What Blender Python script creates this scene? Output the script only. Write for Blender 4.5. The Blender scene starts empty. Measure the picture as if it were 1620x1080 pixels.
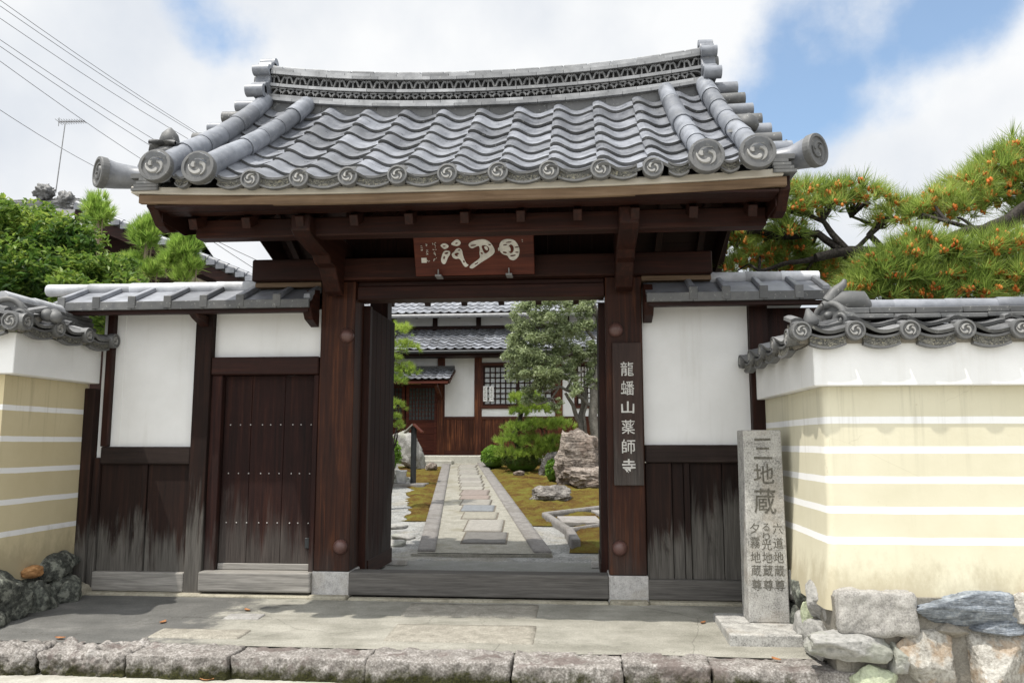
import bpy, bmesh, math, random
import numpy as np
from mathutils import Vector, Matrix, noise as mnoise

C = bpy.context.scene
COL = C.collection
R = math.radians

# ------------------------------------------------------------------ camera
F = 1260.0                                   # focal length in photo pixels (28 mm)
PITCH, YAW = math.atan(160 / F), math.atan(110 / F)
CAM = np.array([1.012, -7.75, 1.45])
FW = np.array([-math.sin(YAW) * math.cos(PITCH), math.cos(YAW) * math.cos(PITCH), math.sin(PITCH)])
RT = np.array([math.cos(YAW), math.sin(YAW), 0.0])
UP = np.cross(RT, FW)
cd = bpy.data.cameras.new('camera')
cd.sensor_width = 36; cd.lens = F / 1620 * 36; cd.clip_end = 2000; cd.clip_start = 0.05
cam = bpy.data.objects.new('camera', cd); COL.objects.link(cam)
m = Matrix.Identity(4)
for i in range(3):
    m[i][0], m[i][1], m[i][2], m[i][3] = RT[i], UP[i], -FW[i], CAM[i]
cam.matrix_world = m
C.camera = cam


def ray(px, py):
    return FW + RT * (px - 810) / F - UP * (py - 540) / F


def at(px, py, Y):                            # a surveyed point of the place: sight line cut with the plane at depth Y
    d = ray(px, py)
    return Vector(CAM + d * ((Y - CAM[1]) / d[1]))


# ------------------------------------------------------------------ world, sun, exposure
SUN_TO = Vector((-0.337, -0.25, 1.0)).normalized()
w = bpy.data.worlds.new('World'); C.world = w; w.use_nodes = True
nt = w.node_tree; nt.nodes.clear()
N = nt.nodes.new; L = nt.links.new
out = N('ShaderNodeOutputWorld'); bg = N('ShaderNodeBackground'); bg.inputs['Strength'].default_value = 0.1
sky = N('ShaderNodeTexSky'); sky.sky_type = 'NISHITA'; sky.sun_disc = False
sky.sun_elevation = math.asin(SUN_TO.z); sky.sun_rotation = math.atan2(SUN_TO.x, SUN_TO.y) % (2 * math.pi)
sky.air_density = 1.0; sky.dust_density = 0.6; sky.ozone_density = 1.0
tc = N('ShaderNodeTexCoord')


def wmath(op, a, b=None, c=None):
    n = N('ShaderNodeMath'); n.operation = op
    for i, v in enumerate((a, b, c)):
        if v is None: continue
        if isinstance(v, (int, float)): n.inputs[i].default_value = v
        else: L(v, n.inputs[i])
    return n.outputs[0]


def wmap(v, a, b, c, d, smooth=True):
    n = N('ShaderNodeMapRange'); n.interpolation_type = 'SMOOTHSTEP' if smooth else 'LINEAR'
    L(v, n.inputs[0])
    for i, q in enumerate((a, b, c, d)): n.inputs[i + 1].default_value = q
    return n.outputs[0]


nz = N('ShaderNodeTexNoise'); nz.inputs['Scale'].default_value = 2.6; nz.inputs['Detail'].default_value = 9
nz.inputs['Roughness'].default_value = 0.60; L(tc.outputs['Generated'], nz.inputs['Vector'])
nz2 = N('ShaderNodeTexNoise'); nz2.inputs['Scale'].default_value = 5.0; nz2.inputs['Detail'].default_value = 7
nz2.inputs['Roughness'].default_value = 0.55; L(tc.outputs['Generated'], nz2.inputs['Vector'])
n1 = wmath('SUBTRACT', nz.outputs['Fac'], 0.5); n2 = wmath('SUBTRACT', nz2.outputs['Fac'], 0.5)
warp = wmath('ADD', wmath('MULTIPLY', n1, 0.16), wmath('MULTIPLY', n2, 0.20))
hole = None
# gaps in the cloud deck where blue shows: direction and angular radius
for px, py, rad in ((1265, 165, .048), (1310, 140, .056), (1355, 112, .060), (1400, 85, .058), (1445, 55, .056), (1490, 20, .055), (1535, -20, .050), (1240, 185, .050), (1390, 20, .02),
                    (350, 72, .000), (290, -6, -.004), (2600, -300, .12)):
    d = ray(px, py); d = d / np.linalg.norm(d)
    dp = N('ShaderNodeVectorMath'); dp.operation = 'DISTANCE'; L(tc.outputs['Generated'], dp.inputs[0]); dp.inputs[1].default_value = d
    v = wmath('SUBTRACT', rad, dp.outputs['Value'])
    hole = v if hole is None else wmath('SMOOTH_MAX', hole, v, 0.03)
hole = wmath('ADD', hole, warp)
cover = wmap(hole, -0.030, 0.040, 1.0, 0.10)
# grey and white parts of the cloud deck
nz3 = N('ShaderNodeTexNoise'); nz3.inputs['Scale'].default_value = 3.2; nz3.inputs['Detail'].default_value = 8; nz3.inputs['Roughness'].default_value = 0.5
mp = N('ShaderNodeMapping'); mp.inputs['Location'].default_value = (3.1, 1.7, .4); L(tc.outputs['Generated'], mp.inputs['Vector']); L(mp.outputs[0], nz3.inputs['Vector'])
cr = N('ShaderNodeValToRGB'); L(nz3.outputs['Fac'], cr.inputs[0])
cr.color_ramp.elements[0].position = 0.38; cr.color_ramp.elements[0].color = (6.9, 7.3, 7.9, 1)
cr.color_ramp.elements[1].position = 0.58; cr.color_ramp.elements[1].color = (9.0, 9.1, 9.2, 1)
blue = N('ShaderNodeMix'); blue.data_type = 'RGBA'; blue.blend_type = 'MULTIPLY'; blue.inputs[0].default_value = 1.0
L(sky.outputs[0], blue.inputs[6]); blue.inputs[7].default_value = (1.85, 2.0, 1.95, 1)
mx = N('ShaderNodeMix'); mx.data_type = 'RGBA'
L(cover, mx.inputs[0]); L(blue.outputs[2], mx.inputs[6])
# unseen clouds round the sun and behind the camera brightened, added as fill light
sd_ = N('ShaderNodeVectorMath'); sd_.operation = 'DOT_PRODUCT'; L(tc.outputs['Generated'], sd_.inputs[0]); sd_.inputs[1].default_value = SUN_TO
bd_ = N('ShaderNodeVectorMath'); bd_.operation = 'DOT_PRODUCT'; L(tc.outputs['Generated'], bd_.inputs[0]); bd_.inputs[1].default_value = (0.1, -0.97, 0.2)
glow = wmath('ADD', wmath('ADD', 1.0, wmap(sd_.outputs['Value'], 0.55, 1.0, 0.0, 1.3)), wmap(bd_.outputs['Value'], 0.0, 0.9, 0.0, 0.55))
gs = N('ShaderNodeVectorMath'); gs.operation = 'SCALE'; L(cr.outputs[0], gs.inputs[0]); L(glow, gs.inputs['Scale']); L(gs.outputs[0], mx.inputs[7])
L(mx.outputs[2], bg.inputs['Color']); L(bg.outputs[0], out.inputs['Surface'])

sl = bpy.data.lights.new('sun', 'SUN'); sl.energy = 4.2; sl.angle = R(0.6); sl.color = (1.0, 0.95, 0.87)
so = bpy.data.objects.new('sun', sl); COL.objects.link(so); so.location = (-20, -14, 40)
so.rotation_euler = (-SUN_TO).to_track_quat('-Z', 'Y').to_euler()
C.view_settings.view_transform = 'Standard'; C.view_settings.look = 'None'; C.view_settings.gamma = 1
C.view_settings.exposure = 0.12
C.render.engine = 'CYCLES'; C.cycles.max_bounces = 8; C.cycles.diffuse_bounces = 5; C.cycles.use_denoising = True
C.cycles.sample_clamp_indirect = 8

rng = random.Random(7)
nr = np.random.default_rng(11)


# ------------------------------------------------------------------ materials
class Mat:
    def __init__(s, name, rough=0.6, spec=0.4):
        s.m = bpy.data.materials.new(name); s.m.use_nodes = True
        s.nt = s.m.node_tree; s.b = s.nt.nodes['Principled BSDF']
        s.b.inputs['Roughness'].default_value = rough; s.b.inputs['Specular IOR Level'].default_value = spec
        s.geo = s.nt.nodes.new('ShaderNodeNewGeometry')
        s.pos = s.geo.outputs['Position']; s.isl = s.geo.outputs['Random Per Island']

    def put(s, sock, v):
        if isinstance(v, bpy.types.NodeSocket): s.nt.links.new(v, sock)
        elif isinstance(v, tuple) and len(v) == 3 and sock.type == 'RGBA': sock.default_value = (*v, 1)
        else: sock.default_value = v

    def math(s, op, a, b=0.0, clamp=False):
        n = s.nt.nodes.new('ShaderNodeMath'); n.operation = op; n.use_clamp = clamp
        s.put(n.inputs[0], a); s.put(n.inputs[1], b); return n.outputs[0]

    def xyz(s):
        n = s.nt.nodes.new('ShaderNodeSeparateXYZ'); s.nt.links.new(s.pos, n.inputs[0]); return n.outputs

    def vec(s, scale=(1, 1, 1), loc=(0, 0, 0), rot=(0, 0, 0), src=None):
        n = s.nt.nodes.new('ShaderNodeMapping'); s.put(n.inputs['Vector'], src or s.pos)
        n.inputs['Scale'].default_value = scale; n.inputs['Location'].default_value = loc; n.inputs['Rotation'].default_value = rot
        return n.outputs[0]

    def noise(s, scale, detail=5, rough=0.6, vec=None, dist=0.0):
        n = s.nt.nodes.new('ShaderNodeTexNoise'); s.put(n.inputs['Vector'], vec or s.pos)
        n.inputs['Scale'].default_value = scale; n.inputs['Detail'].default_value = detail
        n.inputs['Roughness'].default_value = rough; n.inputs['Distortion'].default_value = dist
        return n.outputs['Fac']

    def voro(s, scale, vec=None, feature='F1', out='Distance'):
        n = s.nt.nodes.new('ShaderNodeTexVoronoi'); n.feature = feature; s.put(n.inputs['Vector'], vec or s.pos)
        n.inputs['Scale'].default_value = scale; return n.outputs[out]

    def rng(s, v, a, b, c=0.0, d=1.0, smooth=True):
        n = s.nt.nodes.new('ShaderNodeMapRange'); n.interpolation_type = 'SMOOTHSTEP' if smooth else 'LINEAR'
        s.put(n.inputs[0], v)
        for i, q in enumerate((a, b, c, d)): n.inputs[i + 1].default_value = q
        return n.outputs[0]

    def ramp(s, f, stops):
        n = s.nt.nodes.new('ShaderNodeValToRGB'); s.put(n.inputs[0], f); e = n.color_ramp.elements
        while len(e) < len(stops): e.new(0.5)
        for q, (p, c) in zip(e, stops): q.position = p; q.color = (*c, 1)
        return n.outputs[0]

    def mix(s, f, a, b, mode='MIX'):
        n = s.nt.nodes.new('ShaderNodeMix'); n.data_type = 'RGBA'; n.blend_type = mode
        s.put(n.inputs[0], f); s.put(n.inputs[6], a); s.put(n.inputs[7], b); return n.outputs[2]

    def scale(s, col, f):                     # colour times a scalar socket
        n = s.nt.nodes.new('ShaderNodeVectorMath'); n.operation = 'SCALE'; s.put(n.inputs[0], col); s.put(n.inputs['Scale'], f); return n.outputs[0]

    def nt_col(s, v):                         # scalar noise as a vector offset
        n = s.nt.nodes.new('ShaderNodeCombineXYZ'); [s.put(n.inputs[i], v) for i in range(3)]; return n.outputs[0]

    def bump(s, h, strength=0.4, dist=0.02):
        n = s.nt.nodes.new('ShaderNodeBump'); n.inputs['Strength'].default_value = strength; n.inputs['Distance'].default_value = dist
        s.put(n.inputs['Height'], h); s.nt.links.new(n.outputs[0], s.b.inputs['Normal']); return s

    def col(s, c): s.put(s.b.inputs['Base Color'], c); return s

    def rough(s, v): s.put(s.b.inputs['Roughness'], v); return s


def wood(name, axis, dark=(0.010, 0.0045, 0.0035), mid=(0.021, 0.007, 0.0045), light=(0.046, 0.015, 0.009), weather=None, grey=(0.20, 0.185, 0.165), rough=0.55):
    M = Mat(name, rough, 0.18)
    sc = {'x': (1.2, 26, 26), 'y': (26, 1.2, 26), 'z': (26, 26, 1.2)}[axis]
    fine = {'x': (4, 110, 110), 'y': (110, 4, 110), 'z': (110, 110, 4)}[axis]
    g = M.noise(1.0, 6, 0.62, M.vec(sc), 0.6); f = M.noise(1.0, 3, 0.6, M.vec(fine))
    big = M.noise(1.3, 4, 0.6)
    c = M.ramp(M.math('ADD', M.math('MULTIPLY', g, 0.65), M.math('MULTIPLY', big, 0.35)), [(0.32, dark), (0.52, mid), (0.70, light)])
    c = M.scale(c, M.rng(M.isl, 0, 1, 0.75, 1.25, False))
    if weather:
        z0, z1 = weather                      # weathered silver grey below z0, none above z1, ragged streaks between
        z = M.xyz()[2]
        st = M.noise(1.0, 6, 0.7, M.vec((9, 9, 0.8)), 0.9)
        b2 = M.noise(2.2, 3, 0.5, M.vec((1, 1, .6), (5, 2, 1)))
        zz = M.math('ADD', z, M.math('MULTIPLY', M.math('SUBTRACT', st, 0.5), -1.5))
        zz = M.math('ADD', zz, M.math('MULTIPLY', M.math('SUBTRACT', b2, 0.5), -0.9))
        zz = M.math('ADD', zz, M.math('MULTIPLY', M.math('SUBTRACT', M.isl, 0.5), 0.35))
        k = M.rng(zz, z0, z1, 1.0, 0.0)
        gg = M.ramp(M.math('ADD', M.math('MULTIPLY', f, 0.5), M.math('MULTIPLY', g, 0.5)), [(0.3, tuple(q * 0.4 for q in grey)), (0.55, grey), (0.75, tuple(q * 1.5 for q in grey))])
        c = M.mix(M.math('MULTIPLY', k, 0.92), c, gg)
        M.rough(M.rng(k, 0, 1, rough, 0.9, False))
    M.col(c)
    M.bump(M.math('ADD', M.math('MULTIPLY', g, 0.7), M.math('MULTIPLY', f, 0.4)), 0.35, 0.006)
    return M.m


def stone(name, stops, scale=60, patch=2.5, patchcol=None, patchamt=0.5, bump=0.5, bdist=0.012, rough=0.85, moss=None, layer=None, island=0.25):
    M = Mat(name, rough, 0.25)
    sp = M.noise(scale, 4, 0.7); md = M.noise(scale * 0.12, 6, 0.65)
    v = M.math('ADD', M.math('MULTIPLY', sp, 0.6), M.math('MULTIPLY', md, 0.4))
    c = M.ramp(v, stops)
    if patchcol:
        pm = M.rng(M.noise(patch, 6, 0.65, M.vec(loc=(4, 7, 2))), 0.5, 0.62, 0, patchamt)
        c = M.mix(pm, c, patchcol)
    c = M.scale(c, M.rng(M.isl, 0, 1, 1 - island, 1 + island, False))
    h = M.math('ADD', M.math('MULTIPLY', sp, 0.35), md)
    if layer:
        ly = M.noise(1.0, 6, 0.6, M.vec(layer[0], rot=layer[1]), 0.8)
        h = M.math('ADD', h, M.math('MULTIPLY', ly, 1.6))
        c = M.scale(c, M.rng(ly, 0.35, 0.6, 0.55, 1.15))
    if moss:
        z0, z1 = moss
        k = M.rng(M.math('ADD', M.xyz()[2], M.math('MULTIPLY', M.math('SUBTRACT', M.noise(7, 6, 0.7), 0.55), 0.35)), z0, z1, 1, 0)
        mc = M.ramp(M.noise(90, 3, 0.7), [(0.35, (0.012, 0.012, 0.005)), (0.7, (0.05, 0.05, 0.012))])
        c = M.mix(k, c, mc)
    M.col(c); M.bump(h, bump, bdist)
    return M.m


def leaf(name, a, b, c, transl=0.35, rough=0.5, spec=0.4):
    M = Mat(name, rough, spec)
    big = M.noise(1.6, 3, 0.5)
    t = M.math('ADD', M.math('MULTIPLY', M.isl, 0.6), M.math('MULTIPLY', M.rng(big, 0.3, 0.7), 0.4))
    co = M.ramp(t, [(0.1, a), (0.5, b), (0.92, c)])
    M.col(co)
    tr = M.nt.nodes.new('ShaderNodeBsdfTranslucent'); M.put(tr.inputs[0], M.scale(co, 1.3))
    ms = M.nt.nodes.new('ShaderNodeMixShader'); ms.inputs[0].default_value = transl
    M.nt.links.new(M.b.outputs[0], ms.inputs[1]); M.nt.links.new(tr.outputs[0], ms.inputs[2])
    M.nt.links.new(ms.outputs[0], M.nt.nodes['Material Output'].inputs['Surface'])
    return M.m


def plain(name, c, rough=0.6, spec=0.4, var=0.25, scale=12, bump=0.1):
    M = Mat(name, rough, spec); n = M.noise(scale, 6, 0.65)
    M.col(M.ramp(n, [(0.3, tuple(q * (1 - var) for q in c)), (0.7, tuple(min(1, q * (1 + var)) for q in c))])); M.bump(n, bump, 0.01)
    return M.m


wood_v = wood('dark_wood_upright', 'z')
wood_x = wood('dark_wood_along_x', 'x')
wood_y = wood('dark_wood_along_y', 'y')
wood_post = wood('gate_post_wood', 'z', (0.012, 0.005, 0.0035), (0.040, 0.013, 0.0065), (0.115, 0.039, 0.014), weather=(-0.2, 0.6), grey=(0.05, 0.042, 0.038))
wood_wall = wood('weathered_dado_wood', 'z', (0.008, 0.0055, 0.005), (0.017, 0.009, 0.007), (0.035, 0.016, 0.011), weather=(0.42, 0.80), grey=(0.12, 0.112, 0.10), rough=0.8)
wood_door = wood('wicket_door_wood', 'z', (0.008, 0.004, 0.0035), (0.02, 0.0075, 0.006), (0.045, 0.016, 0.010), weather=(0.25, 0.80), grey=(0.07, 0.06, 0.054), rough=0.75)
wood_sill = wood('weathered_sill_wood', 'x', (0.05, 0.045, 0.04), (0.10, 0.09, 0.08), (0.17, 0.155, 0.14), weather=(0.6, 1.0), grey=(0.30, 0.285, 0.26), rough=0.85)
wood_thresh = wood('threshold_wood', 'x', (0.025, 0.021, 0.019), (0.05, 0.043, 0.038), (0.09, 0.08, 0.07), weather=(0.5, 0.9), grey=(0.13, 0.122, 0.112), rough=0.8)
wood_rail = wood('dado_rail_wood', 'x', (0.010, 0.007, 0.006), (0.022, 0.015, 0.013), (0.045, 0.033, 0.028), rough=0.75)
wood_eave = wood('eave_board_wood', 'x', (0.06, 0.038, 0.024), (0.16, 0.108, 0.068), (0.26, 0.19, 0.128), rough=0.8)
wood_pale = wood('pale_eave_strip', 'x', (0.36, 0.335, 0.29), (0.46, 0.43, 0.375), (0.54, 0.51, 0.45), rough=0.8)
wood_red = wood('red_board_wood', 'x', (0.035, 0.010, 0.007), (0.085, 0.022, 0.013), (0.14, 0.045, 0.022))
wood_hall = wood('hall_wood', 'z', (0.018, 0.007, 0.0045), (0.075, 0.024, 0.012), (0.27, 0.10, 0.04))
wood_hallh = wood('hall_rail_wood', 'x', (0.02, 0.008, 0.005), (0.055, 0.019, 0.012), (0.10, 0.036, 0.02))
wood_name = wood('nameboard_wood', 'z', (0.017, 0.011, 0.010), (0.035, 0.021, 0.017), (0.06, 0.036, 0.028), weather=(0.9, 1.9), grey=(0.085, 0.077, 0.07))


def plaster_mat():
    M = Mat('white_plaster', 0.9, 0.2)
    n = M.noise(1.8, 6, 0.6); s = M.noise(1.0, 5, 0.6, M.vec((9, 9, 0.7)))
    c = M.ramp(n, [(0.3, (0.70, 0.70, 0.685)), (0.7, (0.80, 0.80, 0.79))])
    c = M.mix(M.rng(s, 0.54, 0.76, 0, 0.22), c, (0.50, 0.48, 0.43))
    c = M.mix(M.rng(M.noise(0.9, 6, 0.7, M.vec(loc=(3, 2, 9))), 0.48, 0.72, 0, 0.14), c, (0.56, 0.545, 0.50))
    M.col(c); M.bump(M.noise(35, 5, 0.6), 0.08, 0.006); return M.m


plaster = plaster_mat()


def yellow_mat(name, z0, period, wd, ya, yb, zlo=.38):
    M = Mat(name, 0.9, 0.2)
    z = M.xyz()[2]
    n = M.noise(1.6, 6, 0.6)
    c = M.ramp(n, [(0.3, ya), (0.7, yb)])
    c = M.mix(M.rng(M.noise(1.0, 5, 0.6, M.vec((7, 7, 0.8))), 0.6, 0.8, 0, 0.3), c, tuple(q * .75 for q in ya))
    c = M.mix(M.rng(M.noise(38, 3, 0.5, M.vec((1, 1, 1.6), (3, 1, 8))), 0.74, 0.78, 0, 0.5), c, (0.36, 0.28, 0.15))
    wob = M.math('MULTIPLY', M.math('SUBTRACT', M.noise(3.0, 3, 0.6), 0.5), 0.012)
    ph = M.math('MODULO', M.math('ADD', M.math('SUBTRACT', z, z0 - 20 * period), wob), period)   # five painted white lines
    on = M.math('MULTIPLY', M.math('LESS_THAN', ph, wd), M.math('LESS_THAN', z, z0 + 4.5 * period))
    on = M.math('MULTIPLY', on, M.math('GREATER_THAN', z, z0 - 0.5 * period))
    c = M.mix(on, c, (0.80, 0.80, 0.79))
    sp = M.rng(M.math('ADD', z, M.math('MULTIPLY', M.math('SUBTRACT', M.noise(5.5, 7, 0.72, M.vec((1, 1, .55))), 0.5), -0.75)), zlo, zlo + .30, 0.55, 0.0)   # splash dirt at the foot
    c = M.mix(sp, c, (0.30, 0.25, 0.16))
    rn = M.math('MULTIPLY', M.rng(M.noise(1.0, 6, 0.7, M.vec((13, 13, 0.5), (1, 5, 2))), 0.52, 0.72, 0, 0.5), M.rng(z, 1.0, 1.9, 0, 1))                       # rain streaks from the cornice
    c = M.mix(rn, c, tuple(q * .62 for q in ya))
    ck = M.voro(0.95, M.mix(0.10, M.pos, M.nt_col(M.noise(2.5, 5, .65))), 'DISTANCE_TO_EDGE')
    c = M.mix(M.math('MULTIPLY', M.rng(ck, 0.0, 0.0016, 0.22, 0), M.rng(M.noise(1.7, 3, .5, M.vec(loc=(8, 8, 8))), .52, .6)), c, (0.20, 0.16, 0.10))
    M.col(c); M.bump(M.math('ADD', M.noise(30, 5, 0.6), M.noise(4, 3, .5)), 0.14, 0.008); return M.m


yellow_right = yellow_mat('yellow_plaster_five_lines', 0.745, 0.210, 0.050, (0.565, 0.53, 0.395), (0.64, 0.607, 0.47))
yellow_left = yellow_mat('ochre_plaster_five_lines', 0.628, 0.277, 0.049, (0.53, 0.455, 0.285), (0.60, 0.525, 0.345))


def tile_mat(name, lo, hi, rough=0.38, lich=0.25):
    M = Mat(name, rough, 0.6)
    n = M.noise(9, 6, 0.65); b = M.noise(2.3, 4, 0.6, M.vec(loc=(9, 3, 1)))
    c = M.ramp(n, [(0.3, lo), (0.7, hi)])
    c = M.scale(c, M.rng(M.isl, 0, 1, 0.62, 1.32, False))
    c = M.mix(M.rng(M.noise(14, 5, 0.7, M.vec(loc=(2, 8, 5))), 0.60, 0.70, 0, lich), c, (0.46, 0.46, 0.43))
    c = M.mix(M.rng(b, 0.50, 0.72, 0, 0.45), c, (0.075, 0.077, 0.075))
    c = M.mix(M.rng(M.noise(30, 4, 0.7, M.vec(loc=(7, 1, 3))), 0.62, 0.70, 0, lich * 1.6), c, (0.40, 0.40, 0.36))
    M.col(c); M.rough(M.rng(n, 0.3, 0.7, rough - 0.08, rough + 0.18)); M.bump(M.noise(40, 5, 0.6), 0.12, 0.006); return M.m


tile = tile_mat('smoked_grey_tile', (0.128, 0.136, 0.154), (0.225, 0.236, 0.262), 0.34)
tile_roll = tile_mat('grey_roll_tile', (0.12, 0.13, 0.15), (0.235, 0.25, 0.28), 0.42, 0.35)
tile_wall = tile_mat('wall_grey_tile', (0.10, 0.102, 0.105), (0.20, 0.20, 0.20), 0.5, 0.4)
tile_dark = tile_mat('weathered_dark_tile', (0.055, 0.057, 0.058), (0.125, 0.125, 0.122), 0.55, 0.40)
tile_end = tile_mat('tile_end_grey', (0.085, 0.086, 0.086), (0.155, 0.155, 0.152), 0.55, 0.25)
tile_black = plain('black_tile_recess', (0.035, 0.035, 0.036), 0.6)
tile_hall = tile_mat('hall_grey_tile', (0.13, 0.138, 0.155), (0.235, 0.245, 0.27), 0.42, 0.15)
tile_white = tile_mat('pale_ridge_tile', (0.36, 0.37, 0.39), (0.54, 0.55, 0.57), 0.45, 0.3)
tile_ridge = tile_mat('light_grey_ridge_tile', (0.20, 0.205, 0.21), (0.34, 0.345, 0.35), 0.45, 0.35)
pendant = Mat('carved_tile_pendant', 0.6, 0.3)
_h = pendant.noise(1.0, 3, 0.7, pendant.vec((42, 42, 60)), 1.8)
pendant.col(pendant.ramp(_h, [(0.42, (0.045, 0.045, 0.04)), (0.56, (0.16, 0.155, 0.135)), (0.68, (0.34, 0.31, 0.20))])); pendant.bump(_h, 0.9, 0.012); pendant = pendant.m

granite = stone('light_granite', [(0.32, (0.16, 0.155, 0.15)), (0.5, (0.36, 0.35, 0.335)), (0.68, (0.50, 0.49, 0.47))], 130, bump=0.25, bdist=0.004, patchcol=(0.30, 0.27, 0.22), patchamt=0.35)
granite_marker = stone('marker_granite', [(0.36, (0.13, 0.127, 0.12)), (0.5, (0.37, 0.362, 0.34)), (0.64, (0.54, 0.53, 0.50))], 85, bump=0.5, bdist=0.008, patchcol=(0.29, 0.25, 0.20), patchamt=0.4, patch=1.8, island=0.05)
granite_kerb = stone('rough_pink_granite', [(0.33, (0.07, 0.062, 0.056)), (0.5, (0.25, 0.23, 0.21)), (0.64, (0.50, 0.475, 0.45))], 65, patchcol=(0.14, 0.11, 0.10), patchamt=0.75, bump=0.8, bdist=0.02, moss=(-0.245, -0.14), patch=4)
slab_mat = stone('paving_granite', [(0.34, (0.15, 0.135, 0.11)), (0.5, (0.30, 0.28, 0.235)), (0.64, (0.45, 0.425, 0.36))], 95, bump=0.4, bdist=0.005)
slab_grey = stone('grey_paving_stone', [(0.32, (0.17, 0.165, 0.155)), (0.5, (0.30, 0.29, 0.275)), (0.68, (0.42, 0.41, 0.385))], 90, bump=0.4, bdist=0.005, island=0.0)
edge_mat = stone('path_edging_granite', [(0.32, (0.10, 0.093, 0.087)), (0.5, (0.205, 0.193, 0.182)), (0.68, (0.30, 0.287, 0.27))], 80, patchcol=(0.13, 0.12, 0.105), patchamt=0.5, bump=0.4, bdist=0.005)
rock_big = stone('pale_weathered_rock', [(0.34, (0.045, 0.035, 0.029)), (0.5, (0.20, 0.168, 0.142)), (0.66, (0.38, 0.335, 0.29))], 18, patchcol=(0.13, 0.095, 0.075), patchamt=0.6, bump=1.0, bdist=0.06, layer=((3, 3, 14), (0.5, 0.35, 0)))
rock_dark = stone('dark_garden_rock', [(0.30, (0.05, 0.045, 0.04)), (0.5, (0.18, 0.165, 0.15)), (0.7, (0.38, 0.36, 0.33))], 26, patchcol=(0.09, 0.075, 0.065), bump=1.0, bdist=0.05, layer=((6, 6, 16), (0.9, 0.3, 0)))
rock_grey = stone('grey_garden_rock', [(0.30, (0.13, 0.13, 0.12)), (0.5, (0.26, 0.255, 0.24)), (0.7, (0.36, 0.35, 0.33))], 30, bump=0.8, bdist=0.03, patchcol=(0.20, 0.21, 0.16))
found_granite = stone('foundation_granite', [(0.32, (0.13, 0.125, 0.12)), (0.5, (0.33, 0.315, 0.29)), (0.68, (0.48, 0.465, 0.43))], 85, bump=0.8, bdist=0.012)
found_schist = stone('blue_grey_schist', [(0.30, (0.07, 0.085, 0.10)), (0.5, (0.19, 0.21, 0.235)), (0.7, (0.33, 0.345, 0.355))], 40, bump=1.0, bdist=0.02, layer=((5, 5, 34), (0.1, 0.12, 0)))
found_ochre = stone('ochre_stained_rock', [(0.33, (0.08, 0.072, 0.06)), (0.5, (0.27, 0.255, 0.225)), (0.66, (0.44, 0.425, 0.385))], 34, patchcol=(0.27, 0.17, 0.085), patchamt=0.45, patch=5, bump=1.0, bdist=0.03)
found_lichen = stone('lichen_green_rock', [(0.30, (0.20, 0.22, 0.15)), (0.5, (0.34, 0.37, 0.255)), (0.7, (0.45, 0.48, 0.35))], 45, bump=0.8, bdist=0.02, patchcol=(0.2, 0.2, 0.17))
found_dark = stone('dark_mossy_rock', [(0.34, (0.012, 0.013, 0.011)), (0.5, (0.055, 0.058, 0.050)), (0.64, (0.16, 0.17, 0.14))], 26, patchcol=(0.30, 0.31, 0.26), patchamt=0.45, patch=11, bump=1.0, bdist=0.03)
found_orange = stone('rusty_orange_stone', [(0.30, (0.20, 0.10, 0.04)), (0.5, (0.36, 0.19, 0.08)), (0.7, (0.48, 0.30, 0.15))], 40, bump=0.6)
mortar = stone('sandy_mortar', [(0.32, (0.11, 0.10, 0.083)), (0.5, (0.20, 0.186, 0.158)), (0.68, (0.28, 0.262, 0.225))], 60, bump=0.8, bdist=0.02, patchcol=(0.17, 0.15, 0.12))
footing_mat = stone('footing_stone', [(0.30, (0.14, 0.125, 0.095)), (0.5, (0.27, 0.25, 0.195)), (0.7, (0.37, 0.345, 0.27))], 60, bump=0.7, bdist=0.015, patchcol=(0.12, 0.105, 0.075))


def apron_mat():
    M = Mat('worn_concrete', 0.9, 0.2)
    x, y, z = M.xyz()
    n = M.noise(2.2, 9, 0.68); f = M.noise(110, 4, 0.8); st = M.noise(1.0, 5, 0.6, M.vec((0.9, 4.5, 1)))
    v = M.math('ADD', M.math('MULTIPLY', n, 0.6), M.math('MULTIPLY', st, 0.4))
    beige = M.ramp(v, [(0.34, (0.17, 0.165, 0.135)), (0.5, (0.285, 0.275, 0.235)), (0.66, (0.40, 0.385, 0.335))])
    grey = M.ramp(v, [(0.34, (0.085, 0.085, 0.08)), (0.55, (0.135, 0.133, 0.125)), (0.7, (0.21, 0.205, 0.19))])
    k = M.rng(M.math('ADD', x, M.math('ADD', M.math('MULTIPLY', M.math('SUBTRACT', n, 0.5), 2.2), M.math('MULTIPLY', M.math('SUBTRACT', st, .5), 1.2))), -2.35, -1.75, 0, 1)
    c = M.mix(k, grey, beige)
    ck = M.voro(0.85, M.vec((1, 1, 1), (.35, .2, 0), src=M.mix(0.25, M.pos, M.nt_col(M.noise(3, 4, .6)))), 'DISTANCE_TO_EDGE')
    c = M.mix(M.rng(ck, 0.0, 0.0035, 0.45, 0), c, (0.05, 0.045, 0.035))
    c = M.scale(c, M.rng(f, 0.3, 0.7, 0.70, 1.22))
    M.col(c); M.bump(M.math('ADD', n, M.math('MULTIPLY', f, 0.4)), 0.5, 0.014); return M.m


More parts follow.
